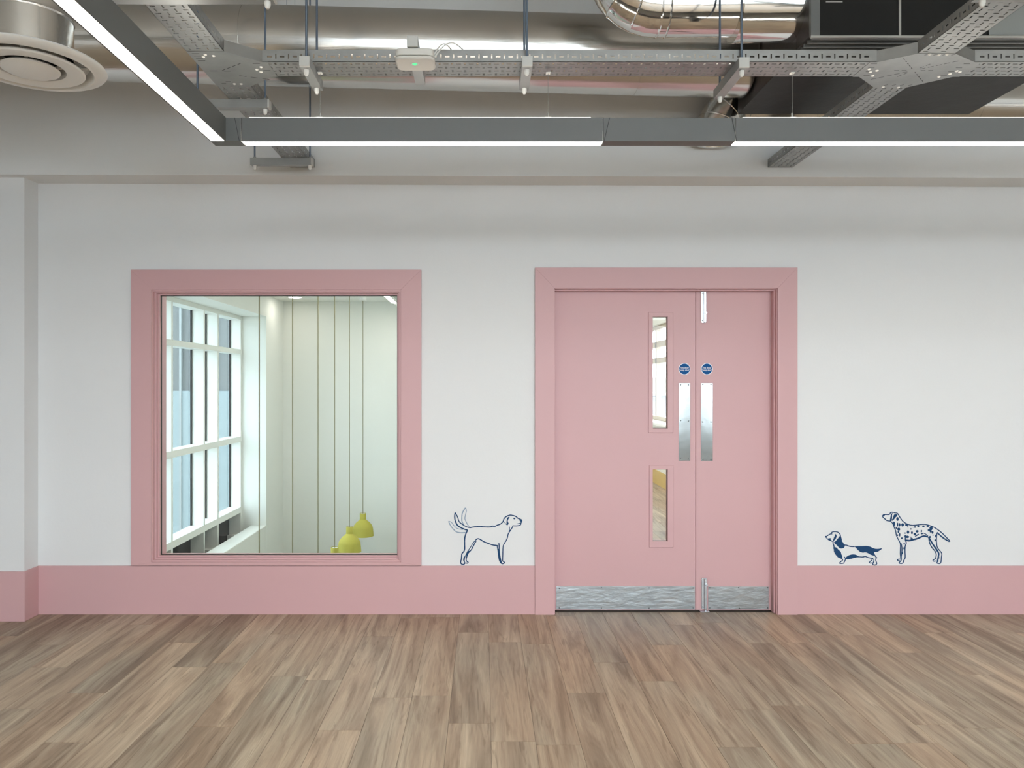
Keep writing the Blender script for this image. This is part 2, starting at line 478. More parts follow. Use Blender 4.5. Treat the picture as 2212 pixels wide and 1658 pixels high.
# ------------------------------------------------------------------ internal window
win = empty('window_1', ((WX0 + WX1) / 2, WALL, WZ0), 'large pink framed internal window looking into the white atrium', 'window', kind='structure')
AX0, AX1, AZ1 = PX(282.5, AF), PX(910, AF), PZ(582, AF)
def frame_part(name, parent, ox0, ox1, oz0, oz1, ix0, ix1, iz0, iz1, y0, y1, m, bevel=0.0):
    return MB().grid(ox0, ox1, oz0, oz1, y0, y1, [(ix0, ix1, iz0, iz1)], m, XZ).build(name, parent, bevel=bevel)
# architrave: four boards with mitred corners
def boards(parent, ox0, ox1, oz0, oz1, ix0, ix1, iz0, iz1, y0, y1, m, bottom=True):
    fn = lambda a, b, h: (a, h, b)
    polys = [('architrave_head', [(ox0, oz1), (ix0, iz1), (ix1, iz1), (ox1, oz1)]),
             ('architrave_side', [(ox0, oz0), (ix0, iz0 if bottom else oz0), (ix0, iz1), (ox0, oz1)]),
             ('architrave_side', [(ix1, iz0 if bottom else oz0), (ox1, oz0), (ox1, oz1), (ix1, iz1)])]
    if bottom: polys.append(('architrave_foot', [(ox0, oz0), (ox1, oz0), (ix1, iz0), (ix0, iz0)]))
    for nm, pl in polys:
        MB().prism(pl, y0, y1, m, fn).build(nm, parent, bevel=0.001)
boards(win, AX0, AX1, SKZ + 0.004, AZ1, WX0, WX1, WZ0, WZ1, AF, WALL - 0.0005, M_PINK)
GD = 4.985
gx0, gx1, gz0, gz1 = WX0 + 0.028, WX1 - 0.030, WZ0 + 0.030, WZ1 - 0.030
LIN = 0.012
frame_part('lining', win, WX0 - 0.001, WX1 + 0.001, WZ0 - 0.001, WZ1 + 0.001, WX0 + LIN * 0.5, WX1 - LIN, WZ0 + LIN, WZ1 - LIN, AF + 0.012, WALL + WTH, M_PINK)
frame_part('glazing_bead', win, WX0 + 0.004, WX1 - 0.010, WZ0 + 0.010, WZ1 - 0.010, WX0 + 0.017, WX1 - 0.022, WZ0 + 0.021, WZ1 - 0.021, 4.938, GD + 0.02, M_PINK, 0.001)
frame_part('inner_bead', win, WX0 + 0.016, WX1 - 0.021, WZ0 + 0.020, WZ1 - 0.020, gx0, gx1, gz0, gz1, 4.962, GD + 0.02, M_PINK, 0.001)
frame_part('gasket', win, gx0 - 0.004, gx1 + 0.004, gz0 - 0.004, gz1 + 0.004, gx0 + 0.0035, gx1 - 0.0035, gz0 + 0.0035, gz1 - 0.0035, GD - 0.004, GD + 0.006, M_GASK)
bxo('pane', win, gx0 - 0.003, gx1 + 0.003, GD - 0.001, GD + 0.003, gz0 - 0.003, gz1 + 0.003, M_GLASS)

# ------------------------------------------------------------------ door: frame and two leaves
dfr = empty('trim_1', ((DX0 + DX1) / 2, WALL, 0), 'pink architrave and lining round the double door', 'door frame', kind='structure')
DAZ = PZ(577.5, AF)
boards(dfr, ARX0, ARX1, 0, DAZ, DX0, DX1, 0, DZ1, AF, WALL - 0.0005, M_PINK, bottom=False)
LF = 4.990                 # face of the leaves
LB = LF + 0.046
b = MB()
b.box(DX0 - 0.002, DX0 + 0.004, AF + 0.010, WALL + WTH, 0, DZ1, M_PINK)
b.box(DX1 - 0.004, DX1 + 0.002, AF + 0.010, WALL + WTH, 0, DZ1, M_PINK)
b.box(DX0, DX1, AF + 0.010, WALL + WTH, DZ1 - 0.004, DZ1 + 0.002, M_PINK)
b.build('lining', dfr)
b = MB()                   # rebate in front of the leaves on head and right jamb
b.box(DX0 + 0.004, DX1 - 0.004, 4.940, 4.972, DZ1 - 0.013, DZ1 - 0.004, M_PINK)
b.box(DX1 - 0.012, DX1 - 0.004, 4.940, 4.986, 0, DZ1 - 0.013, M_PINK)
b.build('door_stop', dfr, bevel=0.001)
LX0, LXM, LX1 = DX0 + 0.006, PX(1503, LF), DX1 - 0.007
LZ0, LZ1 = 0.005, DZ1 - 0.008
def lx(px): return PX(px, LF)
def lz(py): return PZ(py, LF)
d1 = empty('door_1', ((LX0 + LXM) / 2, LF, 0), 'wide pink door leaf with two narrow vision panels', 'door', kind='structure')
d2 = empty('door_2', ((LXM + LX1) / 2, LF, 0), 'narrow pink door leaf with top and bottom bolts', 'door', kind='structure')
VP = [(lx(1409.5), lx(1442), lz(925), lz(684)), (lx(1409.5), lx(1442), lz(1168.5), lz(1013))]
VO = [(lx(1400.5), lx(1454), lz(934.5), lz(674)), (lx(1402), lx(1455), lz(1182), lz(1004))]
MB().grid(LX0, LXM - 0.0016, LZ0, LZ1, LF, LB, VP, M_PINK, XZ).build('leaf', d1, bevel=0.0012)
for (a, b_, c, d), (oa, ob, oc, od) in zip(VP, VO):
    vp = frame_part('vision_panel_bead', d1, oa, ob, oc, od, a + 0.001, b_ - 0.001, c + 0.001, d - 0.001, LF - 0.007, LF + 0.006, M_PINK, 0.003)
    g = bxo('pane', vp, a - 0.001, b_ + 0.001, LF + 0.020, LF + 0.026, c - 0.001, d + 0.001, M_GLASS)
    g2 = frame_part('gasket', vp, a - 0.001, b_ + 0.001, c - 0.001, d + 0.001, a + 0.002, b_ - 0.002, c + 0.002, d - 0.002, LF + 0.014, LF + 0.020, M_GASK)
MB().box(LXM + 0.0016, LX1, LF, LB, LZ0, LZ1, M_PINK).build('leaf', d2, bevel=0.0012)
MB().box(LXM - 0.003, LXM + 0.003, LB - 0.012, LB - 0.004, LZ0, LZ1, M_SEAM).build('meeting_seal', d1)
def plate(parent, name, px0, px1, py0, py1, m, screws, th=0.0018):
    x0, x1, z0, z1 = lx(px0), lx(px1), lz(py1), lz(py0)
    o = MB().box(x0, x1, LF - th, LF - 0.0002, z0, z1, m).build(name, parent, bevel=0.0008)
    for sx, sy in screws:
        c = (lx(sx), LF - th, lz(sy)); r = 0.0042
        pts = [(c[0] + r * math.cos(t * math.pi / 5), c[2] + r * math.sin(t * math.pi / 5)) for t in range(10)]
        so = MB().prism(pts, LF - th - 0.0012, LF - th + 0.0005, M_SCREW, lambda a, b, h: (a, h, b)).build('screw', o)
    return o
plate(d1, 'push_plate', 1466, 1491, 827, 994.5, M_STEEL, [(1470, 831), (1487, 831), (1470, 908), (1487, 909), (1470, 990), (1487, 991)])
plate(d2, 'push_plate', 1514, 1539.5, 827, 995, M_STEEL, [(1518, 830), (1535.5, 830), (1517.5, 911), (1535.5, 911), (1518, 992), (1535.5, 992)])
plate(d1, 'kick_plate', 1201.5, 1501, 1265.5, 1315.5, M_KICK, [(1208, 1270), (1299, 1268), (1402, 1269), (1497, 1269), (1208, 1312), (1299, 1312.5), (1402, 1312.5), (1497, 1312)])
plate(d2, 'kick_plate', 1529.5, 1660.5, 1266, 1315.5, M_KICK, [(1533, 1268.5), (1595, 1268.5), (1658, 1268.5), (1533, 1312), (1597, 1312.5), (1658, 1312)])
# flush bolts on the narrow leaf
def door_bolt(z0, z1, knob_z, rod_z0, rod_z1, x0, x1):
    xm = (x0 + x1) / 2
    o = MB().prism([(x0, z0 + 0.006), (x0 + 0.006, z0), (x1, z0), (x1, z1), (x0, z1)], LF - 0.006, LF, M_BOLT, lambda a, b, h: (a, h, b)).build('bolt_body', d2, bevel=0.001)
    MB().box(xm, x1 - 0.001, LF - 0.017, LF - 0.006, z0 + 0.002, z1 - 0.002, M_BOLT).build('bolt_housing', o, bevel=0.002)
    MB().tube([(xm + 0.011, LF - 0.030, knob_z), (xm + 0.011, LF - 0.016, knob_z)], 0.0065, M_BOLT, 14).build('bolt_knob', o, smooth=True)
    MB().tube([(xm + 0.009, LF - 0.011, rod_z0), (xm + 0.009, LF - 0.011, rod_z1)], 0.005, M_BOLT, 12).build('bolt_rod', o, smooth=True)
    for zz in (z0 + 0.014, z1 - 0.012):
        MB().tube([(x0 + 0.008, LF - 0.0075, zz), (x0 + 0.008, LF - 0.005, zz)], 0.004, M_SCREW, 10).build('screw', o)
door_bolt(lz(697), lz(629.5), lz(676), lz(697), LZ1 + 0.003, lx(1514), lx(1524.5))
door_bolt(0.014, lz(1247.5), lz(1261), 0.002, lz(1255), lx(1515), lx(1526))
MB().box(lx(1510), lx(1530), LF - 0.032, LF + 0.01, 0.0, 0.004, M_BOLT).build('bolt_keep', dfr)

# fire door stickers
def text_mesh(body, size):
    cu = bpy.data.curves.new('lettering', 'FONT'); cu.body = body; cu.size = size
    cu.align_x = 'CENTER'; cu.align_y = 'CENTER'; cu.space_line = 0.95; cu.extrude = 0.0001; cu.offset = size * 0.012
    t = bpy.data.objects.new('lettering', cu); COL.objects.link(t)
    dg = bpy.context.evaluated_depsgraph_get()
    me = bpy.data.meshes.new_from_object(t.evaluated_get(dg))
    bpy.data.objects.remove(t); bpy.data.curves.remove(cu)
    return me
letter = text_mesh('Fire door\nkeep shut', 0.0150)
letter.materials.clear(); letter.materials.append(M_SIGNW)
def sticker(px, py, label):
    c = (lx(px), LF - 0.0009, lz(py))
    s = empty('fire_door_sticker', c, label, 'sign', 'fire door signs')
    circ = lambda r, n=48: [(c[0] + r * math.cos(2 * math.pi * k / n), c[2] + r * math.sin(2 * math.pi * k / n)) for k in range(n)]
    fn = lambda a, b, h: (a, h, b)
    MB().prism(circ(0.0385), LF - 0.0007, LF - 0.0001, M_SIGNW, fn).build('white_rim', s)
    MB().prism(circ(0.0345), LF - 0.0010, LF - 0.0006, M_BLUE, fn).build('blue_disc', s)
    t = bpy.data.objects.new('lettering', letter); COL.objects.link(t); t.parent = s
    t.location = (0, -0.0004, 0); t.rotation_euler = (math.pi / 2, 0, 0)
    for sx in (-1, 1):    # small side marks at the ends of the text
        x = c[0] + sx * 0.0318
        bxo('side_mark', s, x - 0.0012, x + 0.0012, LF - 0.0014, LF - 0.0009, c[2] - 0.004, c[2] + 0.002, M_SIGNW)
sticker(1478.5, 796.5, 'round blue fire door sign on the wide leaf beside the vision panel')
sticker(1527, 796.5, 'round blue fire door sign on the narrow leaf under the top bolt')

# ------------------------------------------------------------------ dog decals on the wall (flat vinyl)
def decal(name, ox, oy, sc, items, label):
    """items: ('s', width, points[, mat]) stroke, ('f', points) fill, ('e', cx, cy, rx, ry) spot; crop pixels"""
    D = WALL - 0.0012
    P = lambda q: (PX(ox + q[0] / sc, D), D, PZ(oy + q[1] / sc, D))
    parts = {}
    def smooth(pts):
        out = []
        n = len(pts)
        for i in range(n - 1):
            p0, p1, p2, p3 = pts[max(i - 1, 0)], pts[i], pts[i + 1], pts[min(i + 2, n - 1)]
            for k in range(3):
                t = k / 3
                out.append(tuple(0.5 * (2 * p1[j] + (p2[j] - p0[j]) * t + (2 * p0[j] - 5 * p1[j] + 4 * p2[j] - p3[j]) * t * t + (3 * p1[j] - p0[j] - 3 * p2[j] + p3[j]) * t ** 3) for j in (0, 1)))
        out.append(pts[-1])
        return out
    rnd = random.Random(5)
    lay = [0]
    for it in items:
        mt = M_DOG2 if it[-1] == 'grey' else M_DOG
        b = parts.setdefault('tail_motion_lines' if it[-1] == 'grey' else 'drawing', MB())
        lay[0] += 1
        off = -0.000004 * lay[0]
        def put(poly):
            vs = [P(q) for q in poly]; vs = [(v[0], v[1] + off, v[2]) for v in vs]
            return vs
        if it[0] == 's':
            pts = smooth(it[2]); wd = it[1]
            n = len(pts); L = []; R = []
            for i, q in enumerate(pts):
                a = pts[max(i - 1, 0)]; c = pts[min(i + 1, n - 1)]
                dx, dy = c[0] - a[0], c[1] - a[1]; l = math.hypot(dx, dy) or 1
                h = wd / 2 * 1.1 * (0.92 + 0.16 * rnd.random())
                if i in (0, n - 1): h *= 0.75
                L.append((q[0] - dy / l * h, q[1] + dx / l * h)); R.append((q[0] + dy / l * h, q[1] - dx / l * h))
            vs = put(L + R)
            b.add(vs, [(i, i + 1, n + i + 1, n + i) for i in range(n - 1)], mt)
        elif it[0] == 'f':
            vs = put(smooth(list(it[1]) + [it[1][0]])[:-1]); b.add(vs, [tuple(range(len(vs)))], mt)
        else:
            _, cx, cy, rx, ry = it[:5]
            vs = put([(cx + rx * math.cos(k * math.pi / 7) * (0.9 + 0.2 * rnd.random()), cy + ry * math.sin(k * math.pi / 7) * (0.9 + 0.2 * rnd.random())) for k in range(14)])
            b.add(vs, [tuple(range(14))], mt)
    root = None
    base = parts['drawing'].build(name)
    tag(base, label, 'wall decal', 'dog drawings on the wall')
    if 'tail_motion_lines' in parts:
        o = parts['tail_motion_lines'].build('tail_motion_lines', base)
        o['label'] = 'pale grey outlines of the wagging tail'
    return base
s = 's'; f = 'f'; e_ = 'e'
decal('dog_decal', 940, 1080, 10.0545, [
 (s, 16, [(745, 580), (700, 520), (660, 440), (645, 390), (660, 310), (677, 230), (665, 165)], 'grey'),
 (s, 22, [(660, 160), (620, 220), (590, 280), (580, 350), (580, 440), (600, 500), (640, 560)], 'grey'),
 (s, 20, [(665, 700), (560, 705), (460, 685), (400, 630), (340, 560), (300, 480), (290, 455)], 'grey'),
 (s, 15, [(290, 455), (350, 475), (400, 540), (460, 600), (520, 625), (610, 635)], 'grey'),
 (s, 18, [(745, 597), (650, 560), (560, 500), (515, 450), (490, 370), (455, 300), (435, 265)]),
 (s, 26, [(435, 268), (425, 330), (430, 420), (450, 480), (490, 550), (560, 595), (640, 630), (705, 650)]),
 (s, 21, [(745, 597), (850, 577), (970, 570), (1100, 578), (1200, 577), (1240, 563), (1300, 565), (1350, 540), (1400, 525), (1450, 490), (1480, 450), (1487, 420), (1510, 380), (1560, 345), (1600, 328), (1650, 322), (1720, 338), (1765, 360), (1800, 392), (1880, 425)]),
 (f, [(1830, 425), (1860, 412), (1890, 425), (1888, 462), (1850, 462), (1835, 445)]),
 (s, 19, [(1885, 450), (1865, 490), (1855, 530), (1835, 545), (1760, 557), (1680, 553)]),
 (s, 14, [(1858, 490), (1830, 500), (1785, 513)]), (e_, 1720, 395, 24, 18),
 (s, 10, [(1485, 455), (1520, 495), (1555, 535)]),
 (f, [(1552, 535), (1550, 480), (1560, 405), (1585, 365), (1615, 363), (1600, 395), (1580, 430), (1580, 470), (1595, 495), (1585, 525), (1565, 545)]),
 (s, 19, [(1690, 560), (1660, 615), (1610, 690), (1580, 750), (1570, 810), (1550, 860), (1520, 910), (1490, 960), (1475, 1010), (1470, 1100), (1468, 1200), (1465, 1310), (1490, 1335), (1512, 1355), (1495, 1368), (1460, 1380), (1420, 1360)]),
 (s, 18, [(1610, 570), (1612, 640), (1605, 700)]),
 (s, 23, [(885, 860), (905, 842), (930, 835), (970, 845), (1060, 900), (1150, 935), (1250, 970), (1365, 985)]),
 (s, 17, [(1345, 985), (1360, 1080), (1375, 1200), (1390, 1290), (1420, 1360)]),
 (s, 20, [(1383, 925), (1390, 1000), (1390, 1080), (1405, 1200), (1425, 1300), (1445, 1360)]),
 (f, [(1360, 1060), (1395, 1060), (1410, 1200), (1430, 1310), (1445, 1370), (1415, 1360), (1390, 1290), (1375, 1200)]),
 (s, 23, [(705, 650), (670, 720), (650, 780), (640, 860), (640, 960), (640, 1060), (625, 1110), (585, 1155), (575, 1200), (568, 1280), (555, 1330), (562, 1375), (610, 1395), (640, 1375), (645, 1355)]),
 (s, 15, [(895, 850), (830, 920), (780, 1000), (740, 1060), (705, 1110), (670, 1180), (640, 1240), (620, 1270)]),
 (f, [(622, 1232), (655, 1215), (642, 1300), (648, 1362), (620, 1335), (608, 1290)]),
 (s, 21, [(890, 885), (840, 970), (790, 1070), (730, 1130), (700, 1190), (680, 1250), (675, 1310), (715, 1345), (700, 1365), (650, 1360)]),
 (f, [(705, 1105), (745, 1095), (705, 1165), (668, 1215), (668, 1180)]),
], 'navy line drawing of a standing dog wagging its tail, between window and door')
decal('dog_decal', 1770, 1130, 14.747, [
 (f, [(182, 398), (245, 395), (230, 430), (240, 465), (280, 478), (320, 470), (375, 472), (355, 505), (400, 545), (430, 570), (405, 580), (340, 550), (290, 535), (230, 480), (188, 435)]),
 (f, [(515, 325), (550, 400), (515, 500), (470, 540), (440, 600), (435, 540), (475, 430)]),
 (f, [(655, 390), (690, 450), (710, 550), (760, 610), (780, 660), (810, 700), (800, 750), (770, 785), (700, 800), (640, 785), (590, 730), (545, 685), (500, 645), (470, 620), (530, 570), (590, 500), (640, 430)]),
 (f, [(470, 770), (500, 755), (550, 775), (610, 840), (680, 905), (700, 980), (730, 1040), (730, 1150), (690, 1125), (620, 1100), (560, 1050), (500, 970), (465, 900), (460, 820)]),
 (f, [(1110, 738), (1200, 722), (1350, 722), (1500, 715), (1620, 740), (1700, 780), (1780, 805), (1880, 808), (1985, 793), (1985, 815), (1920, 865), (1850, 905), (1750, 915), (1760, 970), (1780, 1030), (1700, 1020), (1620, 990), (1540, 945), (1470, 920), (1380, 930), (1290, 900), (1220, 840), (1170, 780)]),
 (f, [(835, 1135), (850, 1080), (910, 1030), (1000, 995), (1090, 985), (1170, 1000), (1250, 1045), (1350, 1055), (1350, 1080), (1210, 1080), (1100, 1105), (1000, 1130), (900, 1142)]),
 (s, 27, [(240, 400), (310, 355), (370, 325), (390, 290), (430, 268), (500, 260), (580, 275), (630, 310), (660, 350), (665, 390), (640, 440), (590, 500), (530, 570), (470, 610)]),
 (s, 30, [(385, 318), (405, 350)]), (s, 32, [(435, 575), (440, 650), (465, 720), (465, 820)]),
 (s, 27, [(660, 350), (680, 430), (710, 550)]),
 (s, 30, [(775, 670), (820, 690), (860, 690), (920, 715), (1000, 735), (1120, 742)]),
 (s, 30, [(1300, 1068), (1400, 1068), (1460, 1050), (1540, 1085), (1640, 1105), (1720, 1120)]),
 (s, 26, [(1770, 1010), (1790, 1060), (1830, 1090), (1800, 1120), (1800, 1190), (1820, 1240), (1830, 1280), (1810, 1310), (1760, 1322), (1700, 1305), (1710, 1270), (1735, 1200), (1735, 1140)]),
 (s, 26, [(1690, 1120), (1670, 1170), (1620, 1210), (1590, 1245), (1620, 1262), (1710, 1255)]),
 (s, 27, [(735, 1130), (740, 1170), (700, 1205), (645, 1255), (660, 1275), (760, 1270), (790, 1235), (830, 1150), (835, 1120), (785, 1060)]),
], 'navy drawing of a small long-bodied dog standing on the pink skirting')
spots = [(458, 360, 32, 48), (370, 480, 28, 60), (460, 500, 18, 55), (512, 508, 25, 45), (590, 510, 38, 45), (690, 510, 40, 28), (720, 545, 14, 14), (490, 620, 40, 40), (480, 690, 20, 30), (515, 760, 18, 50), (570, 848, 22, 22), (425, 590, 16, 30), (460, 775, 14, 24), (728, 695, 32, 45), (827, 710, 26, 36), (900, 745, 32, 34), (960, 675, 38, 32), (1070, 670, 18, 30), (1080, 738, 30, 16), (652, 720, 12, 22), (803, 615, 12, 24), (990, 545, 28, 22), (905, 565, 20, 24), (1120, 545, 34, 22), (1230, 540, 32, 26), (1315, 600, 42, 55), (1270, 645, 40, 28), (1310, 680, 25, 32), (1355, 700, 22, 38), (1368, 775, 14, 14), (1290, 820, 22, 30), (1442, 795, 22, 38), (1422, 900, 18, 26), (710, 815, 48, 34), (658, 800, 22, 34), (820, 865, 34, 24), (800, 825, 18, 14), (630, 993, 20, 20), (625, 1110, 20, 30), (585, 1235, 18, 28), (728, 592, 8, 8), (858, 573, 8, 8), (1063, 550, 7, 7), (1525, 1355, 14, 14), (103, 265, 30, 22)]
decal('dog_decal', 1900, 1090, 11.84, [
 (s, 23, [(90, 250), (160, 245), (250, 245), (285, 195), (340, 190), (400, 205), (455, 215), (500, 280), (540, 345), (600, 420), (680, 475), (760, 510), (850, 522), (950, 515), (1100, 497), (1200, 505), (1300, 535), (1400, 575), (1500, 640), (1600, 720), (1700, 820), (1795, 918)]),
 (s, 30, [(1795, 918), (1780, 932), (1700, 890), (1600, 820), (1520, 750), (1475, 700)]),
 (s, 23, [(80, 265), (85, 310), (140, 360), (190, 400), (285, 415)]),
 (s, 22, [(285, 415), (340, 480), (370, 560), (410, 660), (435, 790), (490, 900), (530, 990), (535, 1100), (530, 1250), (545, 1380)]),
 (s, 20, [(540, 1385), (480, 1390), (450, 1415), (520, 1430)]),
 (s, 24, [(545, 970), (570, 1080), (570, 1200), (555, 1320), (550, 1420), (500, 1475), (520, 1495), (590, 1490), (620, 1420), (655, 1340), (650, 1200), (655, 1060), (685, 970), (660, 900), (660, 820)]),
 (s, 38, [(665, 900), (760, 912), (860, 890), (980, 855), (1080, 810), (1150, 795), (1240, 820)]),
 (s, 19, [(1060, 745), (1110, 720), (1180, 745), (1240, 800)]),
 (s, 23, [(1475, 700), (1460, 800), (1455, 930), (1475, 1080), (1530, 1160), (1590, 1240), (1580, 1350), (1560, 1490), (1470, 1490), (1480, 1450)]),
 (s, 36, [(1250, 820), (1310, 920), (1380, 1030), (1450, 1130), (1510, 1230), (1510, 1300), (1490, 1400), (1480, 1460)]),
 (s, 23, [(1255, 850), (1280, 970), (1340, 1090), (1410, 1170), (1450, 1260), (1430, 1370), (1370, 1410), (1380, 1440), (1450, 1435)]),
 (f, [(292, 240), (335, 200), (320, 260), (320, 340), (300, 410), (265, 405), (275, 330)]),
 (f, [(385, 235), (455, 245), (440, 290), (400, 330), (370, 370), (330, 402), (308, 388), (345, 330), (360, 270)]),
 (s, 26, [(905, 805), (1005, 745)]),
] + [(e_,) + q for q in spots], 'navy drawing of a tall spotted dog facing the door')

# ------------------------------------------------------------------ suspended linear light
BD0, BW = 3.205, 0.066                 # front face of the cross bar, profile width
BD1 = BD0 + BW
BZ0, BZ1 = PZ(304.6, BD0), PZ(254.0, BD0)
BXR = PX(488, BD0)                     # inner (right) face of the bar that runs in depth
BXL = BXR - BW
bar = empty('linear_light', ((BXL + 3) / 2, BD0, BZ0), 'long grey L-shaped linear light hung below the cable tray', 'light')
def bar_piece(name, x0, x1, y0, y1, m=M_BAR):
    return MB().box(x0, x1, y0, y1, BZ0, BZ1, m).build(name, bar, bevel=0.001)
xa, xb, xc, xd = PX(522, BD0), PX(1302, BD0), PX(1590, BD0), 4.6
CORN = 0.05
bar_piece('corner_joint', BXL, xa - 0.003, BD0 - 0.0005, BD1)
def lit(name, x0, x1, y0, y1, along, up=M_UP):
    """hollow housing: sides, top; recessed diffuser below, thin uplight strip on top"""
    h = MB(); t = 0.006
    if along == 'x':
        h.box(x0, x1, y0, y0 + t, BZ0, BZ1, M_BAR); h.box(x0, x1, y1 - t, y1, BZ0, BZ1, M_BAR)
        h.box(x0, x1, y0 + t, y1 - t, BZ0 + 0.045, BZ0 + 0.050, M_BAR)
        o = h.build('housing', bar)
        bxo('diffuser', o, x0 + 0.001, x1 - 0.001, y0 + t, y1 - t, BZ0 + 0.0005, BZ0 + 0.004, M_LED)
        bxo('uplight', o, x0 + 0.03, x1 - 0.05, y0 + t, y1 - t, BZ1 - 0.004, BZ1 + 0.0035, up)
    else:
        h.box(x0, x0 + t, y0, y1, BZ0, BZ1, M_BAR); h.box(x1 - t, x1, y0, y1, BZ0, BZ1, M_BAR)
        h.box(x0 + t, x1 - t, y0, y1, BZ0 + 0.045, BZ0 + 0.050, M_BAR)
        o = h.build('housing', bar)
        bxo('diffuser', o, x0 + t, x1 - t, y0 + 0.001, y1 - 0.001, BZ0 + 0.0005, BZ0 + 0.004, M_LED)
        bxo('uplight', o, x0 + t, x1 - t, y0 + 0.03, y1 - 0.03, BZ1 - 0.004, BZ1 + 0.0035, up)
lit('housing', xa, xb, BD0, BD1, 'x')
bar_piece('blank_section', xb + 0.002, xc - 0.002, BD0, BD1)
lit('housing', xc, xd, BD0, BD1, 'x')
lit('housing', BXL, BXR, -3.4, BD0 - 0.001, 'y')
# two unseen cross bars added behind the camera to brighten ceiling and upper wall
for yb in (-0.7, -3.4):
    for (x0_, x1_) in ((BXR + 0.001, 2.2), (2.25, 5.6)):
        lit('housing', x0_, x1_, yb, yb + BW, 'x', M_UP2)
def seam(pxt, pxb, pyb=304.6):
    x1, x0 = PX(pxt, BD0), PX(pxb, BD0); wdt = 0.0011; y = BD0
    MB().hexa([(x0 - wdt, y - 0.0012, BZ0), (x0 + wdt, y - 0.0012, BZ0), (x0 + wdt, y + 0.001, BZ0), (x0 - wdt, y + 0.001, BZ0),
               (x1 - wdt, y - 0.0012, BZ1), (x1 + wdt, y - 0.0012, BZ1), (x1 + wdt, y + 0.001, BZ1), (x1 - wdt, y + 0.001, BZ1)], M_SEAM).build('joint_line', bar)
seam(507, 517); seam(1303, 1303); seam(1317, 1305); seam(1581, 1591); seam(522, 522)
TRZ = CAMZ + 1.325         # underside of the trays
TRD0, TRD1 = 3.163, 3.313
for px in (691.5, 1184, 1711, 2320):
    d = (BD0 + BD1) / 2; x = PX(px, d)
    c = MB().tube([(x, d, BZ1), (x, d, TRZ - 0.016)], 0.0011, M_WIRE, 6).build('suspension_cable', bar)
    MB().tube([(x, d, BZ1 + 0.002), (x, d, BZ1 + 0.030)], 0.0045, M_WIRE, 10).build('gripper', c)
    MB().prism([(x - 0.045, BZ1 + 0.003), (x + 0.045, BZ1 + 0.003), (x + 0.010, BZ1 + 0.010), (x - 0.010, BZ1 + 0.010)], d - 0.012, d + 0.012, M_CAP, lambda a, b, h: (a, h, b)).build('cable_bracket', c)
    MB().box(x - 0.009, x + 0.009, d - 0.010, d + 0.010, TRZ - 0.018, TRZ - 0.0145, M_CAP).build('tray_hook', c)

# ------------------------------------------------------------------ perforated cable trays
TH, TT = 0.046, 0.0014
PITCH = 0.0523
def tray_holes(L, wid, phase=0.0):
    hs = []
    rows = [wid * k for k in (0.14, 0.38, 0.62, 0.86)]
    n = int(L / PITCH) + 1
    for r, c in enumerate(rows):
        o = phase + (PITCH * 0.5 if r % 2 else 0)
        for k in range(-1, n + 1):
            u = o + k * PITCH
            a, b = u, u + 0.0205
            if a > 0.01 and b < L - 0.01: hs.append((a, b, c - 0.0028, c + 0.0028))
            a, b = u + 0.0317, u + 0.0397
            if a > 0.01 and b < L - 0.01: hs.append((a, b, c - 0.0095, c + 0.0095))
    return hs
def side_holes(L, h):
    hs = []; n = int(L / PITCH) + 1
    for k in range(n):
        u = 0.02 + k * PITCH
        if u + 0.02 < L - 0.01: hs.append((u, u + 0.019, h * 0.40, h * 0.56))
        if u + 0.042 < L - 0.01: hs.append((u + 0.033, u + 0.0385, h * 0.30, h * 0.72))
    return hs
def tray(x0, x1, y0, y1, along, label, group='straight cable trays'):
    t = empty('cable_tray', ((x0 + x1) / 2, (y0 + y1) / 2, TRZ), label, 'cable tray', group)
    if along == 'x':
        L, wd = x1 - x0, y1 - y0
        bf = lambda u, v, w_: (x0 + u, y0 + v, TRZ + w_)
        sf = lambda yy: (lambda u, v, w_: (x0 + u, yy + w_, TRZ + v))
        s0, s1 = sf(y0), sf(y1 - TT)
        lips = [(x0, x1, y0, y0 + 0.006), (x0, x1, y1 - 0.006, y1)]
    else:
        L, wd = y1 - y0, x1 - x0
        bf = lambda u, v, w_: (x0 + v, y0 + u, TRZ + w_)
        sf = lambda xx: (lambda u, v, w_: (xx + w_, y0 + u, TRZ + v))
        s0, s1 = sf(x0), sf(x1 - TT)
        lips = [(x0, x0 + 0.006, y0, y1), (x1 - 0.006, x1, y0, y1)]
    MB().grid(0, L, 0, wd, 0, TT, tray_holes(L, wd, 0.013), M_GALV, bf).build('perforated_base', t)
    for s_, lp in zip((s0, s1), lips):
        o = MB().grid(0, L, 0, TH, 0, TT, side_holes(L, TH), M_GALV, s_).build('side_flange', t)
        bxo('rolled_lip', o, lp[0], lp[1], lp[2], lp[3], TRZ + TH, TRZ + TH + 0.0035, M_GALV)
    return t
TLX0, TLX1 = -1.185, -1.035
TRX0, TRX1 = 1.740, 1.890
tray(TLX0, TLX1, 0.4, 3.062, 'y', 'perforated tray at the left running from overhead to the tee piece')
tray(TLX0, TLX1, 3.415, BF - 0.004, 'y', 'perforated tray at the left between the tee piece and the beam')
tray(-0.912, 1.618, TRD0, TRD1, 'x', 'long perforated tray across the room between the tee and the cross piece')
tray(2.022, 4.7, TRD0, TRD1, 'x', 'perforated tray at the right edge beyond the cross piece')
tray(TRX0, TRX1, 0.4, 3.083, 'y', 'perforated tray at the upper right running from overhead to the cross piece')
tray(TRX0, TRX1, 3.428, BF - 0.004, 'y', 'perforated tray at the right between the cross piece and the beam')
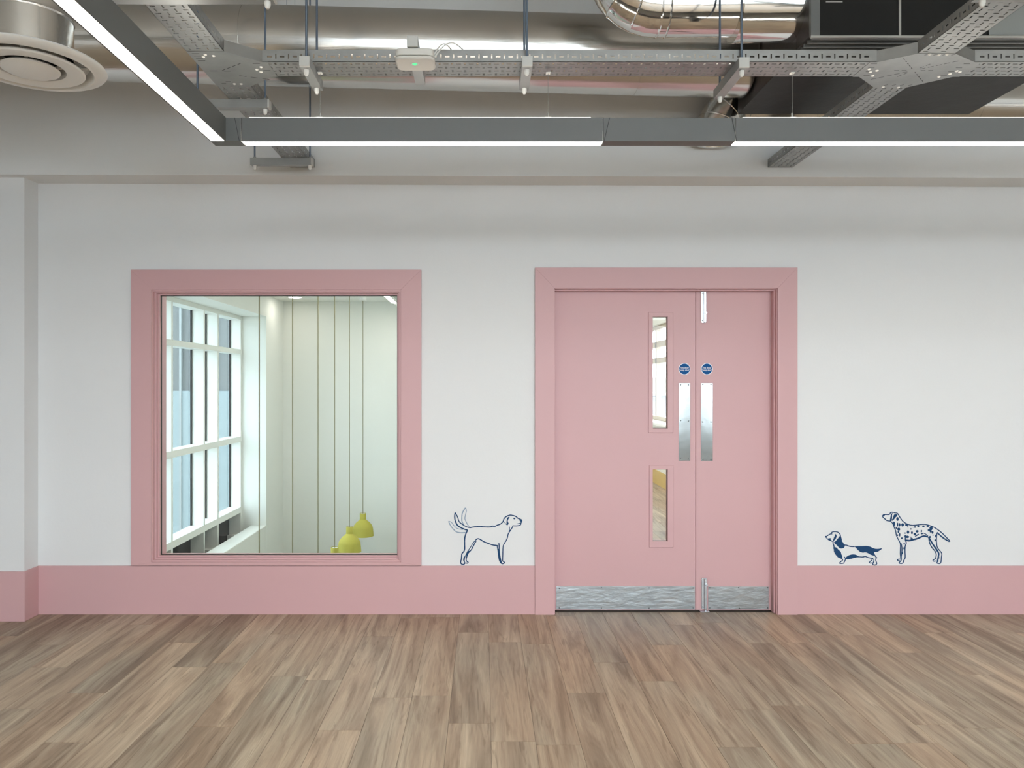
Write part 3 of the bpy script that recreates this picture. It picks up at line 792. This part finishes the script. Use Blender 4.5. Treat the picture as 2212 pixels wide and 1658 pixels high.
def junction(name, poly, walls, label, slots):
    c = (sum(p[0] for p in poly) / len(poly), sum(p[1] for p in poly) / len(poly), TRZ)
    t = empty(name, c, label, 'tray junction', 'tray junctions')
    MB().prism(poly, TRZ - 0.0016, TRZ - 0.0002, M_GALV).build('junction_plate', t)
    for (a, b) in walls:
        a, b = Vector((*a, 0)), Vector((*b, 0)); n = (b - a).normalized(); q = Vector((-n.y, n.x, 0)) * TT
        pl = [(a.x, a.y), (b.x, b.y), (b.x + q.x, b.y + q.y), (a.x + q.x, a.y + q.y)]
        MB().prism(pl, TRZ - 0.0002, TRZ + TH, M_GALV).build('side_flange', t)
    for (x, y, dx, dy) in slots:      # dark expansion slots are cut in the plate: shallow black inserts
        l = math.hypot(dx, dy); nx, ny = -dy / l * 0.0016, dx / l * 0.0016
        MB().prism([(x - nx, y - ny), (x + dx - nx, y + dy - ny), (x + dx + nx, y + dy + ny), (x + nx, y + ny)], TRZ - 0.0019, TRZ - 0.0012, M_SEAM).build('slot', t)
    return t
def bolts(t, pts):
    for x, y in pts:
        MB().lathe((x, y, TRZ - 0.0016), [(0.0001, -0.0042), (0.004, -0.0038), (0.0065, -0.0018), (0.007, 0.0)], M_CAP, 12).build('bolt_head', t, smooth=True)
tee = [(TLX0, 3.060), (TLX1, 3.060), (-0.912, TRD0), (-0.890, TRD0), (-0.890, TRD1), (-0.912, TRD1), (TLX1, 3.418), (TLX0, 3.418)]
tw = [((TLX0, 3.418), (TLX0, 3.060)), ((TLX1, 3.062), (-0.912, TRD0)), ((-0.912, TRD1), (TLX1, 3.416))]
slots = [(-1.17, 3.08 + k * 0.022, 0.03, 0) for k in range(4)] + [(-1.16, 3.25, 0.035, 0), (-1.10, 3.252, 0.03, 0)] + \
        [(-1.05 + k * 0.045, 3.30 + k * 0.016, 0.028, 0.010) for k in range(3)] + [(-1.02 - k * 0.028, 3.185 + k * 0.02, 0.016, -0.012) for k in range(4)] + \
        [(-0.955 + k * 0.012, 3.175 + k * 0.035, 0.03, 0) for k in range(3)] + [(-1.155, 3.385, 0.02, 0), (-1.13, 3.365, 0.022, 0)]
t = junction('tray_tee', tee, tw, 'flat tee piece joining the left trays', slots)
bolts(t, [(-1.12, 3.09), (-1.09, 3.10), (-1.135, 3.11), (-0.955, 3.235), (-0.93, 3.21), (-0.945, 3.26), (-1.10, 3.39), (-1.07, 3.39)])
cr = [(TRX0, 3.080), (TRX1, 3.080), (2.022, TRD0), (2.050, TRD0), (2.050, TRD1), (2.022, TRD1), (TRX1, 3.430), (TRX0, 3.430), (1.618, TRD1), (1.590, TRD1), (1.590, TRD0), (1.618, TRD0)]
cw = [((1.618, TRD0), (TRX0, 3.082)), ((TRX1, 3.082), (2.022, TRD0)), ((2.022, TRD1), (TRX1, 3.428)), ((TRX0, 3.428), (1.618, TRD1))]
cx, cy = 1.815, 3.245
slots = [(1.775 + k * 0.036, 3.095, 0.012, -0.012) for k in range(4)] + [(1.775 + k * 0.036, 3.41, 0.012, -0.012) for k in range(4)]
for k in range(5):
    q = 0.022 + 0.028 * k
    slots += [(cx + q * 0.85, cy - q * 0.62, 0.017, -0.012), (cx - q * 0.85, cy + q * 0.62, -0.017, 0.012)]
    slots += [(cx - q * 0.72, cy - q * 0.80, -0.010, -0.011), (cx + q * 0.72, cy + q * 0.80, 0.010, 0.011)]
for k in (0.03, 0.062): slots += [(cx + k, cy, 0.02, 0), (cx - k - 0.02, cy, 0.02, 0), (cx + 0.4 * k, cy - k * 0.8, 0.008, -0.016), (cx - 0.4 * k, cy + k * 0.8, -0.008, 0.016)]
slots += [(1.60 + k * 0.01, 3.178 + k * 0.04, 0.026, 0) for k in range(4)] + [(1.985 - k * 0.008, 3.178 + k * 0.04, 0.026, 0) for k in range(4)]
t = junction('tray_cross', cr, cw, 'four-way octagonal cross piece joining the trays at the upper right', slots)
bolts(t, [(1.79, 3.085), (1.83, 3.09), (1.86, 3.085), (1.62, 3.23), (1.64, 3.26), (1.66, 3.245), (2.0, 3.25), (2.02, 3.26), (1.99, 3.28), (1.78, 3.425), (1.85, 3.43), (1.67, 3.30), (1.96, 3.31)])

# ------------------------------------------------------------------ strut trapeze hangers with rods and white caps
SH = 0.041
def cap(parent, x, y, z, r=0.0105):
    MB().lathe((x, y, z), [(0.0001, -0.026), (r * 0.5, -0.0245), (r * 0.85, -0.019), (r, -0.010), (r, 0.0)], M_CAP, 16).build('rod_cap', parent, smooth=True)
def hanger(x0, x1, y0, y1, rods, label, group='strut hangers', zt=TRZ, endcap=True):
    z0 = zt - SH
    h = empty('strut_hanger', ((x0 + x1) / 2, (y0 + y1) / 2, z0), label, 'hanger', group)
    b = MB(); t = 0.003
    b.box(x0, x1, y0, y1, z0, z0 + t, M_STRUT)
    if y1 - y0 > x1 - x0:
        b.box(x0, x0 + t, y0, y1, z0 + t, zt - 0.0005, M_STRUT); b.box(x1 - t, x1, y0, y1, z0 + t, zt - 0.0005, M_STRUT)
        b.box(x0 + t, x0 + 0.010, y0, y1, zt - 0.004, zt - 0.0005, M_STRUT); b.box(x1 - 0.010, x1 - t, y0, y1, zt - 0.004, zt - 0.0005, M_STRUT)
        o = b.build('strut', h)
        if endcap: bxo('end_cap', h, x0 - 0.0008, x1 + 0.0008, y0 - 0.002, y0 + 0.006, z0 - 0.0008, zt, M_CAPG, 0.002)
    else:
        b.box(x0, x1, y0, y0 + t, z0 + t, zt - 0.0005, M_STRUT); b.box(x0, x1, y1 - t, y1, z0 + t, zt - 0.0005, M_STRUT)
        b.box(x0, x1, y0 + t, y0 + 0.010, zt - 0.004, zt - 0.0005, M_STRUT); b.box(x0, x1, y1 - 0.010, y1 - t, zt - 0.004, zt - 0.0005, M_STRUT)
        o = b.build('strut', h)
        if endcap: bxo('end_cap', h, x1 - 0.006, x1 + 0.002, y0 - 0.0008, y1 + 0.0008, z0 - 0.0008, zt, M_CAPG, 0.002)
    for (x, y) in rods:
        MB().tube([(x, y, z0 - 0.010), (x, y, ZC)], 0.005, M_ROD, 10).build('threaded_rod', h, smooth=True)
        cap(h, x, y, z0 - 0.0005)
        MB().tube([(x, y, zt), (x, y, zt + 0.009)], 0.009, M_STRUT, 6).build('nut', h)
    return h
M_CAPG = mat('pale_grey_end_cap', (0.58, 0.58, 0.55), 0.45)
def across(xc, y0, y1, r0, r1, label):
    hanger(xc - SH / 2, xc + SH / 2, y0, y1, [(xc, r0), (xc, r1)], label)
across(-0.725, 3.105, 3.365, 3.140, 3.338, 'strut hanger under the cross tray next to the tee piece')
across(0.176, 3.105, 3.365, 3.140, 3.338, 'strut hanger under the middle of the cross tray')
across(1.057, 3.118, 3.470, 3.150, 3.440, 'strut hanger under the cross tray below the shiny round duct')
hanger(-1.365, -1.000, 3.571, 3.571 + SH, [(-1.338, 3.592), (-1.022, 3.592)], 'strut hanger under the left tray just behind the corner of the linear light')
hanger(-1.368, -1.006, 4.498, 4.498 + SH, [(-1.347, 4.519), (-1.022, 4.519)], 'lowest looking strut hanger against the beam at the left')
hanger(-1.365, -0.700, 2.560, 2.560 + SH, [(-1.338, 2.58), (-0.726, 2.58)], 'wide strut hanger at the top edge above the left tray')
hanger(1.640, 2.060, 2.548, 2.548 + SH, [(1.666, 2.568), (2.03, 2.568)], 'strut hanger at the top right corner under the right tray')

# ------------------------------------------------------------------ emergency light under its own strut
ex = -0.272
em = hanger(ex - SH / 2, ex + SH / 2, 2.924, 3.300, [], 'short strut under the cross tray that carries the emergency light')
el = empty('emergency_light', (-0.266, 2.99, TRZ - SH), 'white emergency light with a green indicator under the cable tray', 'light')
def rounded(cx_, cy_, hx, hy, r, n=6):
    pts = []
    for sx, sy, a0 in ((1, 1, 0), (-1, 1, 90), (-1, -1, 180), (1, -1, 270)):
        for k in range(n + 1):
            a = math.radians(a0 + 90 * k / n)
            pts.append((cx_ + sx * (hx - r) + r * math.cos(a), cy_ + sy * (hy - r) + r * math.sin(a)))
    return pts
zt = TRZ - SH - 0.0005
MB().prism(rounded(-0.266, 2.993, 0.074, 0.058, 0.026), zt - 0.026, zt, M_PLASTIC).build('body', el, smooth=True, bevel=0.003)
MB().prism(rounded(-0.266, 2.993, 0.076, 0.060, 0.028), zt - 0.042, zt - 0.0275, M_PLASTIC).build('cover', el, smooth=True, bevel=0.007)
MB().lathe((-0.268, 2.985, zt - 0.042), [(0.0001, -0.0035), (0.006, -0.003), (0.010, 0.0)], M_GREEN, 16).build('indicator', el, smooth=True)
MB().lathe((-0.268, 2.985, zt - 0.042), [(0.010, 0.0), (0.0155, -0.0012), (0.0165, 0.001)], M_WHITE, 20).build('indicator_ring', el, smooth=True)
def arc(p, q, h, n=12):
    p, q = Vector(p), Vector(q)
    return [p.lerp(q, k / n) + Vector((0, 0, h * math.sin(math.pi * k / n))) for k in range(n + 1)]
MB().tube(arc((-0.205, 3.02, zt - 0.01), (-0.125, TRD0 + 0.03, TRZ + TH + 0.002), 0.05), 0.0028, M_CAP, 8).build('cable', el, smooth=True)
MB().tube(arc((-0.205, 3.03, zt - 0.012), (-0.070, TRD0 + 0.04, TRZ + TH + 0.002), 0.06), 0.0028, M_CAP, 8).build('cable', el, smooth=True)

# ------------------------------------------------------------------ ducts
def line_pts(a, b, n):
    a, b = Vector(a), Vector(b)
    return [a.lerp(b, k / n) for k in range(n + 1)]
FX0, FX1, FY0, FY1, FZ0 = 1.455, 2.775, 3.42, 4.40, CAMZ + 1.543     # fan coil unit
FZ1 = FZ0 + 0.46
# big spiral duct behind the trays
DZ = CAMZ + 1.797
A, B = Vector((-4.55, 4.05, DZ + 0.075)), Vector((FX0 - 0.0105, 4.232, DZ - 0.008))
dct = empty('spiral_duct', (-1.5, 4.13, DZ - 0.2), 'large spiral steel duct running behind the cable trays above the beam', 'duct')
MB().tube(line_pts(A, B, 30), 0.203, M_DUCT, 64).build('duct_run', dct, smooth=True)
dr = (B - A).normalized()
for tt in (0.18, 0.545, 0.9):
    c = A.lerp(B, tt)
    MB().tube([c - dr * 0.012, c + dr * 0.012], 0.2052, M_DUCT, 64).build('joint_band', dct, smooth=True)
for px in (553, 609, 627):
    d = 4.16; x = PX(px, d)
    MB().tube([(x, d + 0.1, DZ + 0.12), (x, d + 0.1, ZC)], 0.0045 if px == 553 else 0.0012, M_ROD, 8).build('hanger_rod', dct)
# bright duct with an upward elbow feeding the unit
ud = empty('elbow_duct', (1.0, 3.6, CAMZ + 1.6), 'shiny round duct with an upward elbow joining the left of the black unit', 'duct')
UZ, UY = CAMZ + 1.766, 3.60
ux0 = PX(1420, UY); ux1 = PX(1592, UY)
MB().tube(line_pts((ux0, UY, UZ), (ux1 + 0.02, UY, UZ), 8), 0.134, M_DUCT2, 56).build('duct_run', ud, smooth=True)
MB().tube([(ux1, UY, UZ), (FX0 - 0.0005, UY, UZ)], 0.157, M_DUCT2, 56).build('sleeve', ud, smooth=True)
MB().tube([(ux1 - 0.012, UY, UZ), (ux1 + 0.004, UY, UZ)], 0.160, M_DUCT2, 56).build('collar', ud, smooth=True)
R_ = 0.20
cen = (ux0, UY, UZ + R_)
G = 4
def elbow(parent, c, e0, e1, R, r, m, G, seam_mat):
    for k in range(G):
        a0, a1 = math.pi / 2 * k / G, math.pi / 2 * (k + 1) / G
        o = MB().bend(c, e0, e1, (0, 1, 0), a0, a1, R, r, m, 2).build('elbow_gore', parent, smooth=True)
        w_ = 0.0035 / R
        MB().bend(c, e0, e1, (0, 1, 0), a0 - w_, a0 + w_, R, r + 0.0002, seam_mat, 2, bulge=0.0022).build('gore_seam', o, smooth=True)
elbow(ud, cen, (0, 0, -1), (-1, 0, 0), R_, 0.134, M_DUCT2, G, M_DUCT2)
MB().tube([(ux0 + 0.035, UY, UZ), (ux0 + 0.039, UY, UZ), (ux0 + 0.043, UY, UZ)], 0.134, M_DUCT2, 56, caps=False, radii=[0.134, 0.137, 0.134]).build('collar', ud, smooth=True)
MB().tube([(ux0 - R_, UY, UZ + R_), (ux0 - R_, UY, ZC)], 0.134, M_DUCT2, 56).build('riser', ud, smooth=True)
# lower duct behind the unit, elbow down to an open disc outlet
ld = empty('outlet_duct', (2.4, 4.55, CAMZ + 1.43), 'steel duct behind the black unit that bends down to a round outlet', 'duct')
LY, LR, LZc, EX = 4.553, 0.122, CAMZ + 1.655, 1.379
Rb = 0.175
MB().tube(line_pts((EX + Rb, LY, LZc), (5.6, LY, LZc), 10), LR, M_DUCT, 48).build('duct_run', ld, smooth=True)
for xx in (1.62, 1.95, 2.9, 4.2):
    MB().tube([(xx - 0.006, LY, LZc), (xx + 0.006, LY, LZc)], LR + 0.002, M_DUCT, 48).build('joint_band', ld, smooth=True)
elbow(ld, (EX + Rb, LY, LZc - Rb), (0, 0, 1), (-1, 0, 0), Rb, LR, M_DUCT, 4, M_DUCT)
ze = CAMZ + 1.432
MB().lathe((EX, LY, ze), [(LR, LZc - Rb - ze), (LR, 0.012), (LR + 0.004, 0.0), (LR - 0.012, 0.002), (LR - 0.02, 0.02), (0.03, 0.012), (0.0001, 0.010)], M_DUCT, 48).build('round_outlet', ld, smooth=True)

# black fan coil unit
fc = empty('fan_coil_unit', ((FX0 + FX1) / 2, FY0, FZ0), 'large black ceiling air unit with dark insulated underside', 'air unit')
MB().box(FX0, FX1, FY0 + 0.16, FY1, FZ0, FZ1, M_INSUL).build('insulated_casing', fc)
MB().box(FX0, FX1, FY0 + 0.02, FY0 + 0.158, FZ0 + 0.012, FZ1, M_INSUL).build('plenum', fc)
for k in range(4):
    y = FY0 + 0.012 + k * 0.040
    MB().box(FX0 + 0.01, FX1 - 0.01, y, y + 0.010, FZ0 - 0.004, FZ0 + 0.014, M_BAR).build('underside_rib', fc)
wx = lambda px: PX(px, FY0)
bxo('intake_filter', fc, wx(1771), wx(1941), FY0, FY0 + 0.018, FZ0 + 0.006, FZ1 - 0.01, M_BLACK)
bxo('intake_filter', fc, wx(1946), wx(2134), FY0, FY0 + 0.018, FZ0 + 0.006, FZ1 - 0.01, M_BLACK)
bxo('service_panel', fc, wx(2137), FX1, FY0 + 0.002, FY0 + 0.018, FZ0 + 0.010, FZ1 - 0.01, M_GREYP)
bxo('edge_trim', fc, FX0, FX1, FY0 - 0.004, FY0 + 0.006, FZ0 - 0.003, FZ0 + 0.0055, M_TRIM)
bxo('edge_trim', fc, wx(1941), wx(1946), FY0 - 0.003, FY0 + 0.010, FZ0 + 0.0055, FZ1 - 0.01, M_TRIM)
bxo('edge_trim', fc, FX0, wx(1770.5), FY0 - 0.003, FY0 + 0.018, FZ0 + 0.0055, FZ1 - 0.01, M_BAR)
bxo('unit_label', fc, wx(1784), wx(1820), FY0 - 0.0006, FY0, PZ(4.6, FY0), PZ(3.6, FY0), M_CAP)
for x in (FX0 + 0.05, FX1 - 0.05):
    for y in (FY0 + 0.25, FY1 - 0.08):
        MB().tube([(x, y, FZ1), (x, y, ZC)], 0.005, M_ROD, 8).build('hanger_rod', fc)

# round ceiling diffuser, upper left
DFX, DFY, DFZ = PX(66, 2.90), 2.90, CAMZ + 1.197
df = empty('round_diffuser', (DFX, DFY, DFZ), 'large round white air diffuser on a silver duct neck at the upper left', 'diffuser')
C = (DFX, DFY, DFZ)
MB().lathe(C, [(0.148, 0.045), (0.20, 0.030), (0.258, 0.014), (0.262, 0.008), (0.258, 0.003), (0.235, -0.006), (0.216, -0.007), (0.210, 0.0), (0.200, 0.028), (0.160, 0.05), (0.150, 0.05)], M_WHITE, 96).build('outer_cone', df, smooth=True)
MB().lathe(C, [(0.180, -0.012), (0.186, -0.008), (0.183, -0.003), (0.150, 0.010), (0.118, 0.045), (0.112, 0.045), (0.114, 0.02), (0.120, -0.008), (0.150, -0.017), (0.180, -0.012)], M_WHITE, 96).build('middle_cone', df, smooth=True)
MB().lathe(C, [(0.0001, -0.030), (0.05, -0.028), (0.085, -0.021), (0.099, -0.014), (0.101, -0.009), (0.095, -0.003), (0.05, 0.008), (0.0001, 0.010)], M_WHITE, 96).build('centre_disc', df, smooth=True)
for k in range(4):
    an = math.radians(20 + 90 * k); c_, s_ = math.cos(an), math.sin(an)
    MB().tube([(C[0] + 0.06 * c_, C[1] + 0.06 * s_, C[2] + 0.004), (C[0] + 0.205 * c_, C[1] + 0.205 * s_, C[2] + 0.020)], 0.006, M_WHITE, 8).build('spoke', df)
MB().lathe(C, [(0.1505, 0.055), (0.1505, 0.046), (0.150, 0.045)], M_SEAM, 96).build('neck_gap', df)
zs = 0.18
neck = MB().lathe(C, [(0.146, 0.035), (0.146, zs)], M_DUCT, 96)
neck.build('duct_neck', df, smooth=True)
MB().lathe(C, [(0.144, 0.06), (0.0001, 0.06)], M_SEAM, 48).build('neck_interior', df)
Rn = 0.165
elbow(df, (C[0] - Rn, C[1], C[2] + zs), (1, 0, 0), (0, 0, 1), Rn, 0.146, M_DUCT, 4, M_DUCT)
MB().tube([(C[0] - Rn, C[1], C[2] + zs + Rn), (XL + 0.05, C[1], C[2] + zs + Rn)], 0.146, M_DUCT, 64).build('branch_duct', df, smooth=True)
MB().lathe(C, [(0.1475, zs - 0.004), (0.149, zs), (0.1475, zs + 0.004)], M_DUCT, 96).build('neck_bead', df, smooth=True)

# ------------------------------------------------------------------ atrium beyond the internal window
YB = WALL + WTH
AXW, AXG, AC, AYF, AZC, AZS = -2.871, -3.345, 10.14, 11.0, 2.651, 2.364
AXR = -0.30
tag(bxo('wall_atrium_far', None, AXG - 0.008, AXR, AYF, AYF + 0.2, -3.6, AZC + 0.3, M_ATR), 'plain white far wall of the atrium behind the pendant cords', 'wall', kind='structure')
tag(bxo('ceiling_atrium', None, AXG - 0.12, AXR + 0.1, YB, AYF, AZC, AZC + 0.2, M_ATR), 'white atrium ceiling', 'ceiling', kind='structure')
tag(bxo('floor_atrium', None, AXG - 0.12, AXR + 0.1, YB - 0.2, AYF, -3.8, -3.6, M_PALE), 'pale atrium floor far below', 'floor', kind='structure')
tag(bxo('wall_atrium_right', None, AXR, AXR + 0.1, YB, 14.6, -3.6, AZC + 0.2, M_ATR), 'white wall between atrium and corridor', 'wall', kind='structure')
tag(bxo('wall_atrium_near', None, AXG - 0.12, AXR, YB - 0.2, YB - 0.001, -3.6, -0.301, M_ATR), 'atrium wall below the internal window', 'wall', kind='structure')
b = MB()
b.box(AXG - 0.12, AXW, YB, AYF, AZS, AZC, M_ATR)
b.box(AXG - 0.008, AXW, AC, AYF, -3.6, AZS, M_ATR)
b.box(AXG - 0.12, AXW, YB, YB + 0.18, -3.6, AZS, M_ATR)
tag(b.build('wall_atrium_left'), 'deep white reveal around the atrium glazing', 'wall', kind='structure')
tag(MB().box(-3.075, AXW, YB + 0.18, AC, -3.6, -0.392, M_ATR).build('wall_atrium_ledge', bevel=0.01), 'white ledge below the atrium glazing', 'ledge', kind='structure')
gw = empty('window_2', (AXG, 7.7, -1.6), 'tall white framed atrium glazing with deep fins', 'window', kind='structure')
fins = [10.098, 9.224, 8.766, 7.857, 7.40, 6.49, 6.03]
FD = 0.15
for y in fins:
    bxo('fin', gw, AXG, AXG + FD, y, y + 0.042, -1.7, AZS - 0.05, M_CREAM)
rails = [(AZS - 0.05, AZS), (1.865, 1.925), (0.715, 0.785), (-0.215, -0.140)]
for z0, z1 in rails:
    bxo('transom', gw, AXG - 0.01, AXG + FD + 0.004, YB + 0.18, AC, z0, z1, M_CREAM)
edges = [AC] + fins + [YB + 0.18]
zr = [-1.7, -0.215, -0.140, 0.715, 0.785, 1.865, 1.925, AZS - 0.05]
for i in range(len(edges) - 1):
    y1, y0 = edges[i], edges[i + 1] + (0.042 if i + 1 < len(edges) - 1 else 0)
    if y1 - y0 < 0.05: continue
    for k in (0, 2, 4, 6):
        bxo('pane' if k else 'spandrel_panel', gw, AXG - 0.006, AXG, y0, y1, zr[k], zr[k + 1], M_GLASS2 if k else M_SPAN)
        if k: bxo('gasket', gw, AXG + 0.0005, AXG + 0.02, y1 - 0.014, y1 - 0.0005, zr[k] + 0.001, zr[k + 1] - 0.001, M_GASK)
bxo('outer_wall', gw, AXG - 0.1, AXG - 0.02, YB, AYF, -3.6, -0.3, M_PALE)
for y in fins[:4]:
    bxo('fin_bracket', gw, AXG + 0.005, AXG + 0.14, y - 0.10, y - 0.001, -0.62, -0.50, M_CREAM)
# pendants
pend = None
lamps = [(10.55, 784, 'farthest yellow pendant lamp, highest of the three seen in the atrium'), (9.55, 755, 'middle yellow pendant lamp seen whole in the atrium'),
         (8.35, 723, 'yellow pendant lamp cut off by the window foot beside the other two'), (7.47, 687, 'pendant whose thin cord is fourth from the right in the atrium'),
         (6.5, 632, 'pendant whose thin cord is second from the left in the atrium'), (5.55, 560, 'pendant whose thin cord is leftmost in the atrium')]
shade_me = {}
for (d, px, lab) in lamps:
    x = PX(px, d); zb_ = -0.612
    pn = empty('pendant_lamp', (x, d, zb_), lab, 'pendant lamp', 'yellow atrium pendants')
    prof = [(0.040, 0.312), (0.0425, 0.308), (0.0425, 0.228), (0.055, 0.214), (0.090, 0.186), (0.120, 0.150), (0.134, 0.118), (0.1345, 0.114), (0.141, 0.060), (0.145, 0.004), (0.1455, 0.0), (0.141, 0.002), (0.13, 0.11), (0.085, 0.18), (0.03, 0.22)]
    o = MB()
    o.lathe((0, 0, 0), prof, M_YEL, 40); o.lathe((0, 0, 0), [(0.0001, 0.306), (0.040, 0.306)], M_CREAM, 40)
    if 'm' not in shade_me:
        so = o.build('shade', None, smooth=True); shade_me['m'] = so.data
    else:
        so = bpy.data.objects.new('shade', shade_me['m']); COL.objects.link(so)
    so.parent = pn; so.location = (0, 0, 0)
    MB().tube([(x, d, zb_ + 0.305), (x, d, AZC)], 0.0042, M_CORD, 8).build('cord', pn)
    MB().tube([(x, d, AZC - 0.035), (x, d, AZC)], 0.05, M_WHITE, 20).build('ceiling_rose', pn, smooth=True)
    MB().lathe((x, d, zb_ + 0.12), [(0.0001, -0.05), (0.03, -0.04), (0.04, 0.0), (0.02, 0.06), (0.0001, 0.07)], M_CREAM, 16).build('bulb', pn, smooth=True)
# atrium ceiling lamps
dl = empty('downlight', (PX(637, 10.42), 10.42, AZC), 'small round ceiling downlight seen at the top of the internal window', 'light')
MB().lathe((PX(637, 10.42), 10.42, AZC), [(0.0001, -0.006), (0.085, -0.006)], M_DOWN, 32).build('lens', dl)
MB().lathe((PX(637, 10.42), 10.42, AZC), [(0.085, -0.008), (0.098, -0.006), (0.10, 0.0)], M_WHITE, 32).build('bezel', dl, smooth=True)
sl = empty('strip_light', (-1.225, 8.2, 2.575), 'slim ceiling strip light at the top right of the internal window', 'light')
bxo('housing', sl, -1.256, -1.192, 5.6, 10.5, 2.58, 2.62, M_WHITE); bxo('diffuser', sl, -1.252, -1.196, 5.61, 10.49, 2.575, 2.58, M_DOWN)
for y in (6.4, 8.1, 9.8):
    MB().tube([(-1.224, y, 2.62), (-1.224, y, AZC)], 0.002, M_WIRE, 6).build('suspension_cable', sl)

# ------------------------------------------------------------------ corridor beyond the door
CXR = 2.55
cf = tag(bxo('floor_corridor', None, AXR + 0.1, CXR + 0.2, YB, 14.6, -0.3, -0.004, M_SUB), 'wood plank corridor floor beyond the door', 'floor', kind='structure')
planks(0.9, CXR, YB + 0.002, 13.0, cf, 21)
tag(MB().grid(YB, 14.6, 0, 2.85, CXR, CXR + 0.2, [(9.0, 13.2, 0.93, 2.35)], M_ATR, YZ).build('wall_corridor_right'), 'pale corridor wall with a wide window', 'wall', kind='structure')
tag(bxo('wall_corridor_end', None, AXR, CXR + 0.2, 14.6, 14.8, 0, 2.85, M_ATR), 'pale end wall of the corridor', 'wall', kind='structure')
tag(bxo('ceiling_corridor', None, AXR + 0.1, CXR + 0.2, YB, 14.6, 2.7, 2.85, M_ATR), 'white corridor ceiling', 'ceiling', kind='structure')
tag(bxo('baseboard_corridor', None, CXR - 0.014, CXR, YB, 14.6, 0, 0.205, M_YSK), 'yellow corridor skirting seen through the lower vision panel', 'skirting', kind='structure')
cl = empty('corridor_fill_light', (1.2, 9, 2.66), 'added fill light on the corridor ceiling, out of view beyond the door', 'light')  # unseen glowing panel, added to lift the dark corridor floor
bxo('housing', cl, 1.10, 1.30, 6.0, 13.0, 2.665, 2.699, M_WHITE); bxo('diffuser', cl, 1.11, 1.29, 6.01, 12.99, 2.66, 2.665, M_DOWN2)
cwn = empty('window_3', (CXR, 11.1, 0.93), 'corridor window seen through the upper vision panel', 'window', kind='structure')
for z0, z1 in ((0.93, 0.99), (1.785, 1.865), (2.02, 2.11), (2.29, 2.35)):
    bxo('window_rail', cwn, CXR + 0.06, CXR + 0.13, 9.0, 13.2, z0, z1, M_TAN)
for y in (9.0, 10.1, 11.62, 13.14):
    bxo('mullion', cwn, CXR + 0.06, CXR + 0.13, y, y + 0.06, 0.99, 2.29, M_TAN)
for (y0, y1) in ((9.06, 10.1), (10.16, 11.62), (11.68, 13.14)):
    bxo('pane', cwn, CXR + 0.09, CXR + 0.096, y0, y1, 0.99, 2.29, M_GLASS)
bxo('window_sill', cwn, CXR - 0.12, CXR + 0.06, 9.0, 13.2, 0.89, 0.925, M_WHITE)

# ------------------------------------------------------------------ outside
gr = MB().box(-300, 300, -300, 400, -4.6, -4.2, M_GRND).build('ground')
tag(gr, 'grey-green ground outside far below the windows', 'ground', kind='structure')
b = MB(); n = 40
vs = []; fs = []
for j in range(13):
    for i in range(n + 1):
        x = -60 + 260 * i / n; y = 110 + 90 * j / 12
        hgt = 8.2 * math.sin(math.pi * min(1, j / 9)) ** 0.8 * (0.75 + 0.2 * math.sin(x * 0.05) + 0.1 * math.sin(x * 0.13 + 1))
        if j > 5: hgt = max(hgt, 6.2)
        vs.append((x, y, -4.3 + hgt))
for j in range(12):
    for i in range(n): fs.append((j * (n + 1) + i, j * (n + 1) + i + 1, (j + 1) * (n + 1) + i + 1, (j + 1) * (n + 1) + i))
b.add(vs, fs, M_HILL)
tag(b.build('hill', smooth=True), 'low green hill beyond the corridor window', 'hill', kind='structure')
nb = empty('neighbour_building', (-8, 14, -4.2), 'grey neighbouring building seen through the atrium glazing', 'building')
bxo('upper_cladding', nb, -14, -4.15, 14, 22, 1.35, 6.5, M_BLDG); bxo('lower_wall', nb, -14, -4.12, 13.95, 22, -4.2, 1.35, M_BLD2)
for k in range(5):
    bxo('cladding_joint', nb, -4.9 - k * 0.62, -4.86 - k * 0.62, 13.92, 14.0, -4.2, 6.5, M_GREYP)
sb = empty('outbuilding', (18, 62, -4.2), 'pale low building outside the corridor window', 'building')
bxo('wall', sb, 12, 14.6, 60, 66, -4.2, 0.55, M_OUTB); bxo('roof', sb, 11.9, 14.7, 59.8, 66.2, 0.55, 0.75, M_GREYP)
